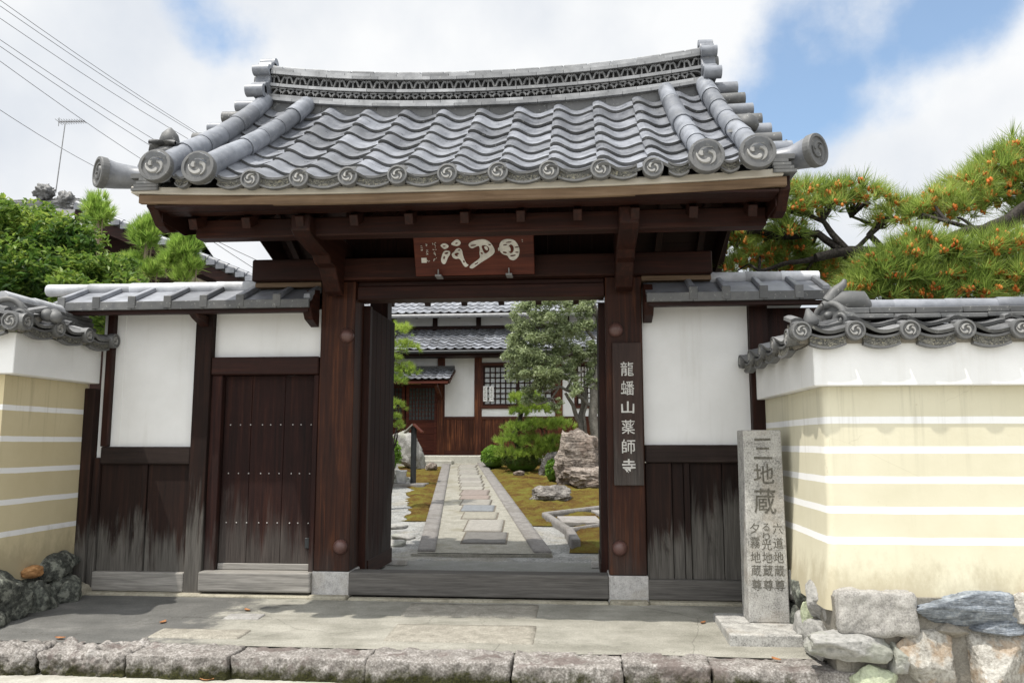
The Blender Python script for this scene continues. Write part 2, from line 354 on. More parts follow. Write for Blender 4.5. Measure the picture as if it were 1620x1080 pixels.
apron_m = apron_mat()
street_m = stone('street_concrete', [(0.32, (0.26, 0.25, 0.215)), (0.5, (0.37, 0.36, 0.315)), (0.68, (0.46, 0.45, 0.40))], 55, bump=0.4, bdist=0.008, patchcol=(0.26, 0.24, 0.2), patchamt=0.4)
floor_m = stone('gate_floor_concrete', [(0.32, (0.15, 0.15, 0.14)), (0.5, (0.215, 0.215, 0.20)), (0.68, (0.27, 0.27, 0.255))], 40, bump=0.2, bdist=0.005, patchcol=(0.17, 0.175, 0.15), patchamt=0.5)
path_m = stone('path_concrete', [(0.30, (0.12, 0.115, 0.095)), (0.5, (0.24, 0.23, 0.195)), (0.68, (0.36, 0.345, 0.30))], 60, bump=0.5, bdist=0.008, patchcol=(0.17, 0.155, 0.11), patchamt=0.6, patch=1.8)
gravel_m = stone('grey_gravel', [(0.34, (0.07, 0.07, 0.068)), (0.5, (0.24, 0.24, 0.23)), (0.68, (0.45, 0.45, 0.43))], 38, bump=1.0, bdist=0.03, patchcol=(0.22, 0.19, 0.13), patchamt=0.35, patch=1.1)


def moss_mat():
    M = Mat('brown_green_moss', 0.95, 0.1)
    n = M.noise(2.2, 8, 0.72); f = M.noise(38, 5, 0.8)
    c = M.ramp(M.math('ADD', M.math('MULTIPLY', n, 0.62), M.math('MULTIPLY', f, 0.38)), [(0.38, (0.045, 0.024, 0.010)), (0.46, (0.115, 0.066, 0.018)), (0.53, (0.145, 0.115, 0.024)), (0.62, (0.155, 0.175, 0.035))])
    M.col(c); M.bump(f, 1.0, 0.04); return M.m


moss_m = moss_mat()
leaf_maple = leaf('bright_green_leaves', (0.045, 0.095, 0.018), (0.135, 0.225, 0.035), (0.31, 0.385, 0.075), 0.4)
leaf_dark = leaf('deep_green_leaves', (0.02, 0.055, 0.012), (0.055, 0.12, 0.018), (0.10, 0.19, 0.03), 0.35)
leaf_cedar = leaf('fresh_cedar_sprays', (0.15, 0.26, 0.05), (0.28, 0.42, 0.075), (0.42, 0.53, 0.13), 0.5)
leaf_olive = leaf('small_olive_leaves', (0.13, 0.16, 0.075), (0.26, 0.315, 0.15), (0.44, 0.49, 0.30), 0.4, 0.35, 0.6)
leaf_azalea = leaf('azalea_leaves', (0.05, 0.12, 0.012), (0.13, 0.25, 0.022), (0.24, 0.37, 0.05), 0.35)
leaf_azalea_dull = leaf('dull_azalea_leaves', (0.03, 0.05, 0.012), (0.08, 0.115, 0.022), (0.15, 0.16, 0.04), 0.3)
needle_m = leaf('long_pine_needles', (0.10, 0.155, 0.035), (0.25, 0.345, 0.065), (0.46, 0.52, 0.16), 0.5, 0.45)
needle_g = leaf('garden_pine_needles', (0.12, 0.19, 0.035), (0.25, 0.36, 0.06), (0.41, 0.49, 0.10), 0.45, 0.45)
cone_m = leaf('orange_pollen_cones', (0.46, 0.09, 0.015), (0.68, 0.18, 0.025), (0.68, 0.30, 0.06), 0.15)
bark_dark = stone('dark_pine_bark', [(0.3, (0.012, 0.010, 0.009)), (0.5, (0.035, 0.03, 0.026)), (0.7, (0.09, 0.08, 0.07))], 40, bump=1.0, bdist=0.03, rough=0.9)
bark_pale = stone('pale_grey_bark', [(0.3, (0.10, 0.09, 0.075)), (0.5, (0.22, 0.205, 0.175)), (0.7, (0.34, 0.325, 0.29))], 30, bump=0.6, bdist=0.015, rough=0.9)
bark_garden = stone('grey_garden_bark', [(0.3, (0.055, 0.05, 0.042)), (0.5, (0.14, 0.13, 0.11)), (0.7, (0.25, 0.24, 0.21))], 26, bump=0.8, bdist=0.02, rough=0.9)
bark_cedar = plain('pale_cedar_bark', (0.24, 0.19, 0.13), 0.85)
white_paint = plain('white_lettering', (0.62, 0.60, 0.55), 0.7)
grey_paint = plain('faded_white_lettering', (0.50, 0.49, 0.46), 0.7)
carve = plain('carved_stroke_shade', (0.125, 0.118, 0.10), 0.9, 0.1, 0.5, 60)
green_gold = plain('seal_ink', (0.22, 0.22, 0.17), 0.7)
iron_knob = plain('brown_knob_cover', (0.10, 0.05, 0.042), 0.42, 0.5)
nail_m = plain('pale_nail_head', (0.42, 0.40, 0.38), 0.4)
metal_black = plain('black_painted_metal', (0.02, 0.022, 0.023), 0.5)
metal_grey = plain('grey_metal', (0.26, 0.26, 0.26), 0.4)
wire_m = plain('dark_cable', (0.075, 0.075, 0.08), 0.6)
bucket_m = plain('white_plastic', (0.70, 0.71, 0.72), 0.4)
paper_m = plain('white_paper', (0.78, 0.78, 0.76), 0.9)
shoji_m = plain('pale_window_paper', (0.48, 0.50, 0.50), 0.35, 0.5)
glass_m = plain('dark_lattice_glass', (0.055, 0.062, 0.062), 0.15, 0.6)
brass_m = plain('yellow_plate', (0.48, 0.33, 0.07), 0.5)
leaf_fallen = leaf('dry_orange_leaf', (0.30, 0.12, 0.04), (0.42, 0.19, 0.08), (0.50, 0.27, 0.13), 0.2)
cream_m = plain('cream_gable_plaster', (0.52, 0.46, 0.36), 0.9)
soil_m = stone('dark_soil', [(0.3, (0.05, 0.04, 0.03)), (0.5, (0.11, 0.095, 0.075)), (0.7, (0.19, 0.17, 0.14))], 40, bump=0.8)


# ------------------------------------------------------------------ mesh helpers
WL = {}                                       # world location of each object made here


class MB:
    def __init__(s): s.v = []; s.f = []; s.mi = []; s.sm = []; s.cur = 0; s.smooth = False

    def add(s, vs, fs):
        b = len(s.v); s.v += [tuple(p) for p in vs]
        for f in fs: s.f.append(tuple(b + i for i in f)); s.mi.append(s.cur); s.sm.append(s.smooth)
        return s

    def hexa(s, p):                           # 8 corners: bottom ring then top ring
        return s.add(p, [(3, 2, 1, 0), (4, 5, 6, 7), (0, 1, 5, 4), (1, 2, 6, 5), (2, 3, 7, 6), (3, 0, 4, 7)])

    def box(s, x0, x1, y0, y1, z0, z1):
        return s.hexa([(x0, y0, z0), (x1, y0, z0), (x1, y1, z0), (x0, y1, z0), (x0, y0, z1), (x1, y0, z1), (x1, y1, z1), (x0, y1, z1)])

    def beam(s, a, b, wd, ht, up=(0, 0, 1)):
        a, b = Vector(a), Vector(b); d = (b - a).normalized(); u = Vector(up); sd = d.cross(u).normalized(); u = sd.cross(d)
        sd *= wd / 2; u *= ht / 2
        return s.hexa([a - sd - u, a + sd - u, b + sd - u, b - sd - u, a - sd + u, a + sd + u, b + sd + u, b - sd + u])

    def prism(s, poly, axis, a0, a1):         # poly: 2-D outline in the other two axes (y,z)/(x,z)/(x,y)
        def P(u, v, w): return {'x': (w, u, v), 'y': (u, w, v), 'z': (u, v, w)}[axis]
        n = len(poly); vs = [P(u, v, a0) for u, v in poly] + [P(u, v, a1) for u, v in poly]
        fs = [tuple(range(n - 1, -1, -1)), tuple(range(n, 2 * n))] + [(i, (i + 1) % n, n + (i + 1) % n, n + i) for i in range(n)]
        return s.add(vs, fs)

    def tube(s, pts, rad, n=10, caps=True, half=None):
        pts = [Vector(p) for p in pts]; rad = rad if hasattr(rad, '__len__') else [rad] * len(pts)
        vs = []; fs = []; u = None
        for i, p in enumerate(pts):
            d = (pts[min(i + 1, len(pts) - 1)] - pts[max(i - 1, 0)]).normalized()
            if u is None:
                u = Vector((0, 0, 1)) if abs(d.z) < 0.9 else Vector((0, 1, 0))
            sd = d.cross(u).normalized(); u = sd.cross(d).normalized()
            for k in range(n):
                a = 2 * math.pi * k / n
                vs.append(p + (sd * math.cos(a) + u * math.sin(a)) * rad[i])
        for i in range(len(pts) - 1):
            for k in range(n): fs.append((i * n + k, i * n + (k + 1) % n, (i + 1) * n + (k + 1) % n, (i + 1) * n + k))
        sm = s.smooth; s.smooth = True; s.add(vs, fs); s.smooth = sm
        if caps:
            s.add(vs[:n], [tuple(range(n - 1, -1, -1))]); s.add(vs[-n:], [tuple(range(n))])
        return s

    def lathe(s, prof, o, axis=(0, 0, 1), n=20):   # prof: (r, h) along axis from o
        o = Vector(o); ax = Vector(axis).normalized(); q = ax.orthogonal().normalized(); t = ax.cross(q); vs = []; fs = []
        for r, h in prof:
            for k in range(n):
                a = 2 * math.pi * k / n; vs.append(o + ax * h + (q * math.cos(a) + t * math.sin(a)) * max(r, 1e-4))
        for i in range(len(prof) - 1):
            for k in range(n): fs.append((i * n + k, i * n + (k + 1) % n, (i + 1) * n + (k + 1) % n, (i + 1) * n + k))
        fs.append(tuple(range(n - 1, -1, -1))); fs.append(tuple(range((len(prof) - 1) * n, len(prof) * n)))
        return s.add(vs, fs)

    def grid(s, fn, nu, nv, closed=False):
        vs = [fn(i / nu, j / nv) for j in range(nv + 1) for i in range(nu + 1)]
        fs = [(j * (nu + 1) + i, j * (nu + 1) + i + 1, (j + 1) * (nu + 1) + i + 1, (j + 1) * (nu + 1) + i) for j in range(nv) for i in range(nu)]
        return s.add(vs, fs)

    def build(s, name, mats, parent=None, bevel=0.0, origin=None, seg=1):
        mats = mats if isinstance(mats, (list, tuple)) else [mats]
        vs = np.array([tuple(p) for p in s.v], dtype=float)
        if origin is None:
            lo, hi = vs.min(0), vs.max(0); origin = Vector(((lo[0] + hi[0]) / 2, (lo[1] + hi[1]) / 2, lo[2]))
        me = bpy.data.meshes.new(name)
        me.from_pydata((vs - np.array(origin)).tolist(), [], s.f)
        me.polygons.foreach_set('material_index', s.mi); me.polygons.foreach_set('use_smooth', s.sm)
        for q in mats: me.materials.append(q)
        me.update()
        return link(name, me, origin, parent, bevel, seg)


def link(name, me, origin, parent=None, bevel=0.0, seg=1):
    o = bpy.data.objects.new(name, me); COL.objects.link(o)
    origin = Vector(origin); WL[o.name] = origin
    if parent is not None:
        o.parent = parent; o.location = origin - WL[parent.name]
    else: o.location = origin
    if bevel:
        b = o.modifiers.new('bevel', 'BEVEL'); b.width = bevel; b.segments = seg; b.limit_method = 'ANGLE'; b.angle_limit = R(40)
        b.harden_normals = False
    return o


def fast_mesh(name, verts, faces, mat, parent=None, origin=None, smooth=False):   # numpy arrays, all faces with the same count
    verts = np.asarray(verts, dtype=np.float32).reshape(-1, 3); faces = np.asarray(faces, dtype=np.int32)
    if origin is None:
        lo, hi = verts.min(0), verts.max(0); origin = Vector(((lo[0] + hi[0]) / 2, (lo[1] + hi[1]) / 2, lo[2]))
    verts = verts - np.array(origin, dtype=np.float32)
    k = faces.shape[1]; me = bpy.data.meshes.new(name)
    me.vertices.add(len(verts)); me.vertices.foreach_set('co', verts.ravel())
    me.loops.add(faces.size); me.loops.foreach_set('vertex_index', faces.ravel())
    me.polygons.add(len(faces)); me.polygons.foreach_set('loop_start', np.arange(0, faces.size, k, dtype=np.int32))
    me.polygons.foreach_set('use_smooth', np.full(len(faces), smooth))
    me.materials.append(mat); me.update(calc_edges=True); me.validate()
    return link(name, me, origin, parent)


def tag(o, label=None, cat=None, group=None, kind=None):
    if label: o['label'] = label
    if cat: o['category'] = cat
    if group: o['group'] = group
    if kind: o['kind'] = kind
    return o


def thing(name, loc, label, cat, group=None):
    o = bpy.data.objects.new(name, None); COL.objects.link(o); o.location = loc; o.empty_display_size = 0.2
    WL[o.name] = Vector(loc); return tag(o, label, cat, group)


def rock(c, half, seed, p=2.6, amp=0.16, freq=1.6, cuts=7, sub=4, rot=0.0, fine=0.03):
    """a boulder: superellipsoid, cut by random planes, roughened; returns verts, faces"""
    rs = random.Random(seed); bm = bmesh.new(); bmesh.ops.create_icosphere(bm, subdivisions=sub, radius=1)
    pl = []
    for _ in range(cuts):
        d = Vector((rs.gauss(0, 1), rs.gauss(0, 1), rs.gauss(0, .8))).normalized(); pl.append((d, rs.uniform(0.62, 0.9)))
    off = Vector((rs.uniform(-50, 50), rs.uniform(-50, 50), rs.uniform(-50, 50))); cr, sr = math.cos(rot), math.sin(rot)
    vs = []
    for v in bm.verts:
        d = v.co.normalized()
        r = (abs(d.x) ** p + abs(d.y) ** p + abs(d.z) ** p) ** (-1 / p); q = d * r
        for n, k in pl:
            e = q.dot(n)
            if e > k: q = q - n * (e - k) * 0.92
        q = q * (1 + amp * (mnoise.fractal(q * freq + off, 1.0, 2.1, 4)) + fine * mnoise.fractal(q * freq * 6 + off, 1.0, 2.0, 3))
        x, y, z = q.x * half[0], q.y * half[1], q.z * half[2]
        vs.append((c[0] + x * cr - y * sr, c[1] + x * sr + y * cr, c[2] + z))
    fs = [tuple(v.index for v in f.verts) for f in bm.faces]; bm.free()
    return vs, fs


def block(x0, x1, y0, y1, z0, z1, rad, seed, amp=0.012, freq=9.0, n=26, skew=0.0, amp2=0.0, freq2=2.5):
    """a hewn stone block: rounded box with a rough surface; returns verts, faces"""
    hx, hy, hz = (x1 - x0) / 2, (y1 - y0) / 2, (z1 - z0) / 2; cx, cy, cz = (x0 + x1) / 2, (y0 + y1) / 2, (z0 + z1) / 2
    mxh = max(hx, hy, hz); ns = [max(4, int(n * h / mxh)) for h in (hx, hy, hz)]
    vs = {}; fs = []; lst = []

    def vid(i, j, k):
        key = (i, j, k)
        if key not in vs: vs[key] = len(lst); lst.append(key)
        return vs[key]
    nx, ny, nz_ = ns
    for i in range(nx):
        for j in range(ny):
            fs.append((vid(i, j, 0), vid(i, j + 1, 0), vid(i + 1, j + 1, 0), vid(i + 1, j, 0)))
            fs.append((vid(i, j, nz_), vid(i + 1, j, nz_), vid(i + 1, j + 1, nz_), vid(i, j + 1, nz_)))
    for i in range(nx):
        for k in range(nz_):
            fs.append((vid(i, 0, k), vid(i + 1, 0, k), vid(i + 1, 0, k + 1), vid(i, 0, k + 1)))
            fs.append((vid(i, ny, k), vid(i, ny, k + 1), vid(i + 1, ny, k + 1), vid(i + 1, ny, k)))
    for j in range(ny):
        for k in range(nz_):
            fs.append((vid(0, j, k), vid(0, j, k + 1), vid(0, j + 1, k + 1), vid(0, j + 1, k)))
            fs.append((vid(nx, j, k), vid(nx, j + 1, k), vid(nx, j + 1, k + 1), vid(nx, j, k + 1)))
    off = Vector((seed * 3.7, seed * 1.3, -seed * 2.1)); rad = min(rad, hx * .9, hy * .9, hz * .9); outv = []
    for i, j, k in lst:
        p = Vector(((2 * i / nx - 1) * hx, (2 * j / ny - 1) * hy, (2 * k / nz_ - 1) * hz))
        q = Vector((max(-hx + rad, min(hx - rad, p.x)), max(-hy + rad, min(hy - rad, p.y)), max(-hz + rad, min(hz - rad, p.z))))
        d = p - q
        nrm = d.normalized() if d.length > 1e-6 else Vector((0, 0, 1))
        if d.length > rad: p = q + nrm * rad
        w = p + off
        p = p + nrm * (amp * mnoise.fractal(w * freq, 1.0, 2.0, 4) + amp2 * mnoise.noise(w * freq2))
        outv.append((cx + p.x + skew * p.z, cy + p.y, cz + p.z))
    return outv, fs


def text_mesh(body, size, extrude, offset=0.0):
    cu = bpy.data.curves.new('lettering', 'FONT'); cu.body = body; cu.size = size; cu.extrude = extrude; cu.offset = offset; cu.resolution_u = 3
    cu.align_x = 'CENTER'; cu.align_y = 'CENTER'
    o = bpy.data.objects.new('lettering', cu); COL.objects.link(o); bpy.context.view_layer.update()
    me = bpy.data.meshes.new_from_object(o.evaluated_get(bpy.context.evaluated_depsgraph_get()))
    bpy.data.objects.remove(o); bpy.data.curves.remove(cu)
    vs = np.empty(len(me.vertices) * 3); me.vertices.foreach_get('co', vs); vs = vs.reshape(-1, 3)
    fs = [tuple(p.vertices) for p in me.polygons]; bpy.data.meshes.remove(me)
    c = (vs.min(0) + vs.max(0)) / 2; vs[:, :2] -= c[:2]
    return vs, fs


def glyph(mb, ch, cx, y, cz, wd, ht, ext=0.003, bold=0.0, wob=0.0, seed=0, yz=None):
    """a character standing in the x-z plane facing -y"""
    vs, fs = text_mesh(ch, 1.0, 0.5, bold)
    ex = vs[:, 0].max() - vs[:, 0].min(); ez = vs[:, 1].max() - vs[:, 1].min()
    sx = wd / max(ex, 0.5); sz = ht / max(ez, 0.35) if ez > 0.45 else wd / max(ex, 0.5)
    pts = []
    for p in vs:
        u, v = p[0] * sx, p[1] * sz
        if wob:
            q = Vector((u * 9 / wd * .35 + seed, v * 9 / ht * .35, seed * 1.7)); u += wob * wd * mnoise.noise(q); v += wob * ht * mnoise.noise(q + Vector((9, 3, 1)))
        yy = (yz(cz + v) if yz else y) - (ext if p[2] > 0 else 0.0)
        pts.append((cx + u, yy, cz + v))
    mb.add(pts, [tuple(reversed(f)) for f in fs]) if False else mb.add(pts, fs)


# ================================================================== SETTING
def ramp_z(Y): return 0.0 if Y < 2.6 else min(0.85, (Y - 2.6) * 0.069)


mb = MB(); mb.grid(lambda u, v: (-300 + 600 * u, -300 + 600 * v, -0.42), 2, 2); tag(mb.build('ground', soil_m), kind='structure')
mb = MB(); mb.grid(lambda u, v: (-40 + 80 * u, -14 + 12.35 * v, -0.255 + 0.012 * mnoise.noise((u * 60, v * 12, 0))), 120, 40); tag(mb.build('street', street_m), kind='structure')


def apron_z(x, y): return -0.028 + (y + 0.1) * 0.042 + 0.008 * mnoise.noise((x * 1.3, y * 1.6, 3.0)) if y < -0.1 else -0.028


mb = MB(); mb.smooth = True
mb.grid(lambda u, v: (-4.6 + 7.6 * u, -1.62 + 1.77 * v, apron_z(-4.6 + 7.6 * u, -1.62 + 1.77 * v)), 90, 28)
mb.box(-4.6, 3.0, -1.68, 0.1, -0.4, -0.108)
tag(mb.build('pavement', apron_m), kind='structure')
mb = MB(); mb.box(-1.24, 1.27, 0.16, 1.92, -0.3, 0.05); tag(mb.build('gate_floor', floor_m, bevel=0.008), kind='structure')
# courtyard: gravel sheet rising gently to the hall
mb = MB(); mb.smooth = True
mb.grid(lambda u, v: (-12 + 22 * u, 0.15 + 28 * v, ramp_z(0.15 + 28 * v) - 0.01 + 0.014 * mnoise.noise((u * 40, v * 60, 1))), 110, 120)
tag(mb.build('courtyard_gravel', gravel_m), kind='structure')

PL = lambda Y: -1.18 + (Y - 3.0) * (-2.91 + 1.18) / 11.67     # left outer edge of the path
PR = lambda Y: 0.58 + (Y - 2.9) * (-1.84 - 0.58) / 12.55      # right outer edge
mb = MB(); mb.smooth = True
mb.grid(lambda u, v: (PL(2.68 + 12.2 * v) + (PR(2.68 + 12.2 * v) - PL(2.68 + 12.2 * v)) * u, 2.68 + 12.2 * v, ramp_z(2.68 + 12.2 * v) + 0.034), 8, 60)
mb.box(-1.20, 0.62, 2.64, 2.70, -0.1, 0.030)
tag(mb.build('garden_path', path_m), kind='structure')

ORD = ['first', 'second', 'third', 'fourth', 'fifth', 'sixth', 'seventh', 'eighth', 'ninth', 'tenth', 'eleventh', 'twelfth', 'thirteenth', 'fourteenth', 'fifteenth', 'sixteenth']
slabs = [(3.31, 4.12, -.67, -.07), (4.22, 5.22, -.78, -.22), (5.33, 5.98, -.97, -.41), (6.11, 6.78, -1.11, -.54), (6.83, 7.50, -1.22, -.69), (7.58, 8.06, -1.34, -.79), (8.13, 8.90, -1.43, -.89),
         (8.98, 9.42, -1.55, -1.08), (9.51, 10.03, -1.64, -1.15), (10.11, 10.60, -1.75, -1.25), (10.66, 11.04, -1.84, -1.33), (11.10, 11.72, -1.91, -1.41), (11.78, 12.22, -2.03, -1.55), (12.31, 12.86, -2.11, -1.63), (12.94, 13.42, -2.22, -1.74), (13.50, 14.3, -2.31, -1.85)]
tones = [(.23, .22, .205), (.42, .40, .36), (.38, .36, .30), (.27, .285, .30), (.37, .35, .31), (.35, .29, .255), (.33, .28, .25), (.42, .40, .35), (.36, .34, .30), (.40, .38, .34), (.34, .32, .29), (.40, .385, .34), (.35, .335, .30), (.39, .37, .33), (.36, .35, .31), (.40, .38, .34)]
desc = ['dark granite', 'pale speckled granite', 'cream stone', 'blue grey stone', 'beige stone', 'pinkish stone', 'reddish stone', 'pale stone'] + ['light grey stone'] * 8
for i, (y0, y1, x0, x1) in enumerate(slabs):
    vs, fs = block(x0, x1, y0, y1, -0.06, 0.052, 0.012, i + 1, 0.004, 8, 16, 0)
    mb = MB(); mb.smooth = True
    mb.add([(x + (-0.148) * 0 + (y - (y0 + y1) / 2) * -0.06, y, z + ramp_z(y)) for x, y, z in vs], fs)
    mb.cur = 1; mb.smooth = False; g_ = .022; o_ = -.06
    mb.hexa([(x0 - g_ + (yy - (y0 + y1) / 2) * o_ + dx_, yy, ramp_z(yy) + zz) for zz in (0.0, .0385) for dx_, yy in ((0, y0 - g_), (x1 - x0 + 2 * g_, y0 - g_), (x1 - x0 + 2 * g_, y1 + g_), (0, y1 + g_))])
    t = tuple(q * .62 for q in tones[i]); mt = stone('stepping_slab_stone', [(.32, tuple(q * .6 for q in t)), (.5, t), (.68, tuple(q * 1.3 for q in t))], 95, bump=0.4, bdist=0.005, island=0)
    tag(mb.build('stepping_slab', [mt, soil_m]), '%s slab set along the garden path, %s from the gate' % (desc[i], ORD[i]), 'paving slab', 'slabs along the middle of the garden path')
for side, fn in ((1, PL), (-1, PR)):
    ys = [2.72, 5.2, 7.3, 9.6, 12.1, 14.6] if side == 1 else [2.72, 4.9, 7.0, 9.4, 12.0, 14.7]
    for i in range(5):
        y0, y1 = ys[i] + 0.01, ys[i + 1] - 0.01
        vs, fs = block(0, 0.235, y0, y1, -0.08, 0.062, 0.014, i + 9 * side, 0.004, 7, 22)
        mb = MB(); mb.smooth = True
        mb.add([(fn(y) + (x if side == 1 else x - 0.235), y, z + ramp_z(y)) for x, y, z in vs], fs)
        tag(mb.build('path_edging', edge_mat), 'long granite edging strip on the %s of the garden path, %s from the gate' % ('left' if side == 1 else 'right', ORD[i]), 'edging stone', 'granite edging strips of the garden path')


def moss_sheet(name, x0f, x1f, y0, y1, nu=60, nv=110, lift=0.02, skip=None):
    mb = MB(); mb.smooth = True

    def fn(u, v):
        Y = y0 + (y1 - y0) * v; a, b = x0f(Y), x1f(Y); X = a + (b - a) * u
        e = min(1, min(u * (b - a), (1 - u) * (b - a), v * (y1 - y0), (1 - v) * (y1 - y0)) / 0.12)
        return (X, Y, ramp_z(Y) + lift * e + 0.034 * e * mnoise.fractal((X * 2.6, Y * 2.6, 2), 1, 2, 3) + 0.020 * e * mnoise.fractal((X * 11, Y * 11, 5), 1, 2, 3))
    mb.grid(fn, nu, nv)
    return tag(mb.build(name, moss_m), kind='stuff')


moss_sheet('moss_ground_cover', lambda Y: PR(Y) + 0.03, lambda Y: 5.0, 4.95, 14.9, 150, 190)
moss_sheet('moss_ground_cover', lambda Y: 0.83 + (Y - 3.0) * .02, lambda Y: 3.2, 2.95, 4.93, 70, 60, 0.05)
moss_sheet('moss_ground_cover', lambda Y: PL(Y) - 0.34 - 0.22 * (0.5 + 0.5 * math.sin(Y * 1.7)) - max(0, Y - 9) * .35 + .22 * mnoise.fractal((Y * 1.9, 4, 1), 1, 2, 4), lambda Y: PL(Y) - 0.01, 5.3, 14.2, 30, 110)


# ================================================================== MAIN GATE
gate = thing('temple_gate', (0, 0.17, 0), 'dark timber temple gate with a curved grey tiled gable roof over the open doorway', 'gate')
PW = 0.36                                       # post width; posts stand at x = +-1.43
for x0, x1 in ((-1.605, -1.245), (1.25, 1.61)):
    MB().box(x0 + .004, x1 - .004, 0.0, 0.34, 0.215, 3.07).build('post', wood_post, gate, 0.012, seg=2)
    MB().box(x0 - .008, x1 + .008, -0.012, 0.352, -0.06, 0.213).build('post_base', granite, gate, 0.008)
for x in (-1.43, 1.43):                         # rear posts
    p = MB().box(x - .11, x + .11, 1.62, 1.84, 0.17, 3.3).build('rear_post', wood_v, gate, 0.01)
    MB().box(x - .15, x + .15, 1.58, 1.88, 0.02, 0.168).build('rear_post_base', granite, gate, 0.01)
for x, z in ((-1.325, 2.515), (-1.335, 0.45), (1.35, 2.54), (1.355, 0.465)):       # domed covers on the posts
    mb = MB(); mb.smooth = True
    mb.lathe([(0.072, 0), (0.070, 0.018), (0.058, 0.040), (0.036, 0.056), (0.012, 0.062), (0, 0.063)], (x, 0.002, z), (0, -1, 0), 22); mb.build('knob', iron_knob, gate)
MB().box(-1.243, 1.248, -0.03, 0.19, 0.0, 0.214).build('threshold', wood_thresh, gate, 0.014, seg=2)
MB().box(-2.31, 2.285, -0.075, 0.30, 3.072, 3.295).build('crossbeam', wood_x, gate, 0.012)
MB().box(-1.243, 1.248, 0.03, 0.27, 2.885, 3.02).box(-1.243, 1.248, 0.06, 0.24, 3.02, 3.07).build('lintel', wood_x, gate, 0.008)
# double-leaf door, opened inward
for s, hx in ((1, -1.235), (-1, 1.24)):
    mb = MB()
    for k in range(5):
        y0 = 0.432 + k * 0.208; mb.box(hx, hx + s * 0.045, y0, y0 + 0.204, 0.12, 2.86)
    leafd = mb.build('door_leaf', wood_door, gate, 0.004)
    MB().box(min(hx - s * .07, hx + s * .05), max(hx - s * .07, hx + s * .05), 0.342, 0.43, 0.10, 2.875).build('hinge_stile', wood_v, leafd, 0.004)
    for z in (0.30, 0.95, 1.6, 2.25, 2.72): MB().box(hx - s * 0.045, hx - s * 0.002, 0.432, 1.46, z - .05, z + .05).build('rail', wood_y, leafd, 0.004)
    MB().box(hx + s * .047, hx + s * 0.058, 0.435, 1.475, 0.10, 0.26).build('kick_board', wood_y, leafd, 0.004)
MB().box(-1.26, -1.02, 1.50, 1.60, 0.05, 0.12).build('door_stop', granite, gate, 0.01)
MB().box(1.10, 1.30, 1.50, 1.60, 0.05, 0.12).build('door_stop', granite, gate, 0.01)
# bracket arms carrying the eave beam
for x in (-1.43, 1.43):
    arm = [(-0.002, 2.90), (-0.10, 2.93), (-0.20, 3.02), (-0.30, 3.13), (-0.42, 3.14), (-0.50, 3.20), (-0.62, 3.205), (-0.80, 3.23), (-0.98, 3.255), (-1.06, 3.30), (-1.06, 3.44), (-0.3, 3.47), (0.34, 3.47), (0.34, 3.30), (-0.002, 3.30)]
    arm = [(y - 0.078, z) if y < 0 else (y, z) for y, z in arm]
    MB().prism(arm, 'x', x - .085, x + .085).build('bracket_arm', wood_y, gate, 0.01)
    MB().box(x - 0.10, x + 0.10, 0.345, 1.95, 3.30, 3.47).build('tie_beam', wood_y, gate, 0.01)
MB().box(-2.46, 2.60, -0.985, -0.815, 3.285, 3.455).build('eave_beam', wood_x, gate, 0.012)
MB().box(-2.46, 2.60, 1.92, 2.08, 3.285, 3.455).build('eave_beam', wood_x, gate, 0.012)
MB().box(-2.46, 2.60, 0.47, 0.63, 4.02, 4.20).build('ridge_beam', wood_x, gate, 0.012)
for x in (-1.43, -0.02, 1.43): MB().box(x - .07, x + .07, 0.42, 0.56, 3.475, 4.018).build('strut', wood_v, gate, 0.008)
mb = MB()
for k in range(12): mb.box(-1.36 + k * .227, -1.36 + k * .227 + .222, 0.305, 0.33, 3.30, 3.95)
mb.build('infill_panel', wood_v, gate)

# rafters, soffit planks, eave boards
mz = lambda y: 3.445 + (y + 0.9) * 0.5 if y < 0.55 else 3.445 + (2.0 - y) * 0.5      # underside of the rafters
for k in range(11):
    x = -2.40 + k * 0.485
    MB().beam((x, -1.16, mz(-1.16) + .05), (x, 0.53, mz(0.53) + .05), 0.075, 0.10).build('rafter', wood_y, gate, 0.005)
    MB().beam((x - .04, 2.46, mz(2.46) + .05), (x - .04, 0.57, mz(.57) + .05), 0.075, 0.10).build('rafter', wood_y, gate, 0.005)
mb = MB()
for y0, y1 in [(-1.44 + k * .166, -1.44 + k * .166 + .162) for k in range(12)]:
    za, zb = max(3.437, mz(y0) + .112), max(3.437, mz(y1) + .112)
    mb.hexa([(-2.6, y0, za), (2.6, y0, za), (2.6, y1, zb), (-2.6, y1, zb), (-2.6, y0, za + .02), (2.6, y0, za + .02), (2.6, y1, zb + .02), (-2.6, y1, zb + .02)])
    ya, yb = 1.1 - y0, 1.1 - y1
    mb.hexa([(-2.6, yb, zb), (2.6, yb, zb), (2.6, ya, za), (-2.6, ya, za), (-2.6, yb, zb + .02), (2.6, yb, zb + .02), (2.6, ya, za + .02), (-2.6, ya, za + .02)])
mb.build('soffit', wood_x, gate)

ERISE = lambda x: 0.045 * (abs(x + .05) / 2.6) ** 3


def eave_strip(y0, y1, z0, z1, xa, xb, n=24, lift=1.0):
    mb = MB(); vs = []
    for i in range(n + 1):
        x = xa + (xb - xa) * i / n; e = ERISE(x) * lift
        vs += [(x, y0, z0 + e), (x, y1, z0 + e), (x, y1, z1 + e), (x, y0, z1 + e)]
    fs = []
    for i in range(n):
        a, b = 4 * i, 4 * i + 4
        fs += [(a, b, b + 3, a + 3), (a + 3, b + 3, b + 2, a + 2), (a + 2, b + 2, b + 1, a + 1), (a + 1, b + 1, b, a)]
    fs += [(0, 3, 2, 1), (4 * n, 4 * n + 1, 4 * n + 2, 4 * n + 3)]
    return mb.add(vs, fs)


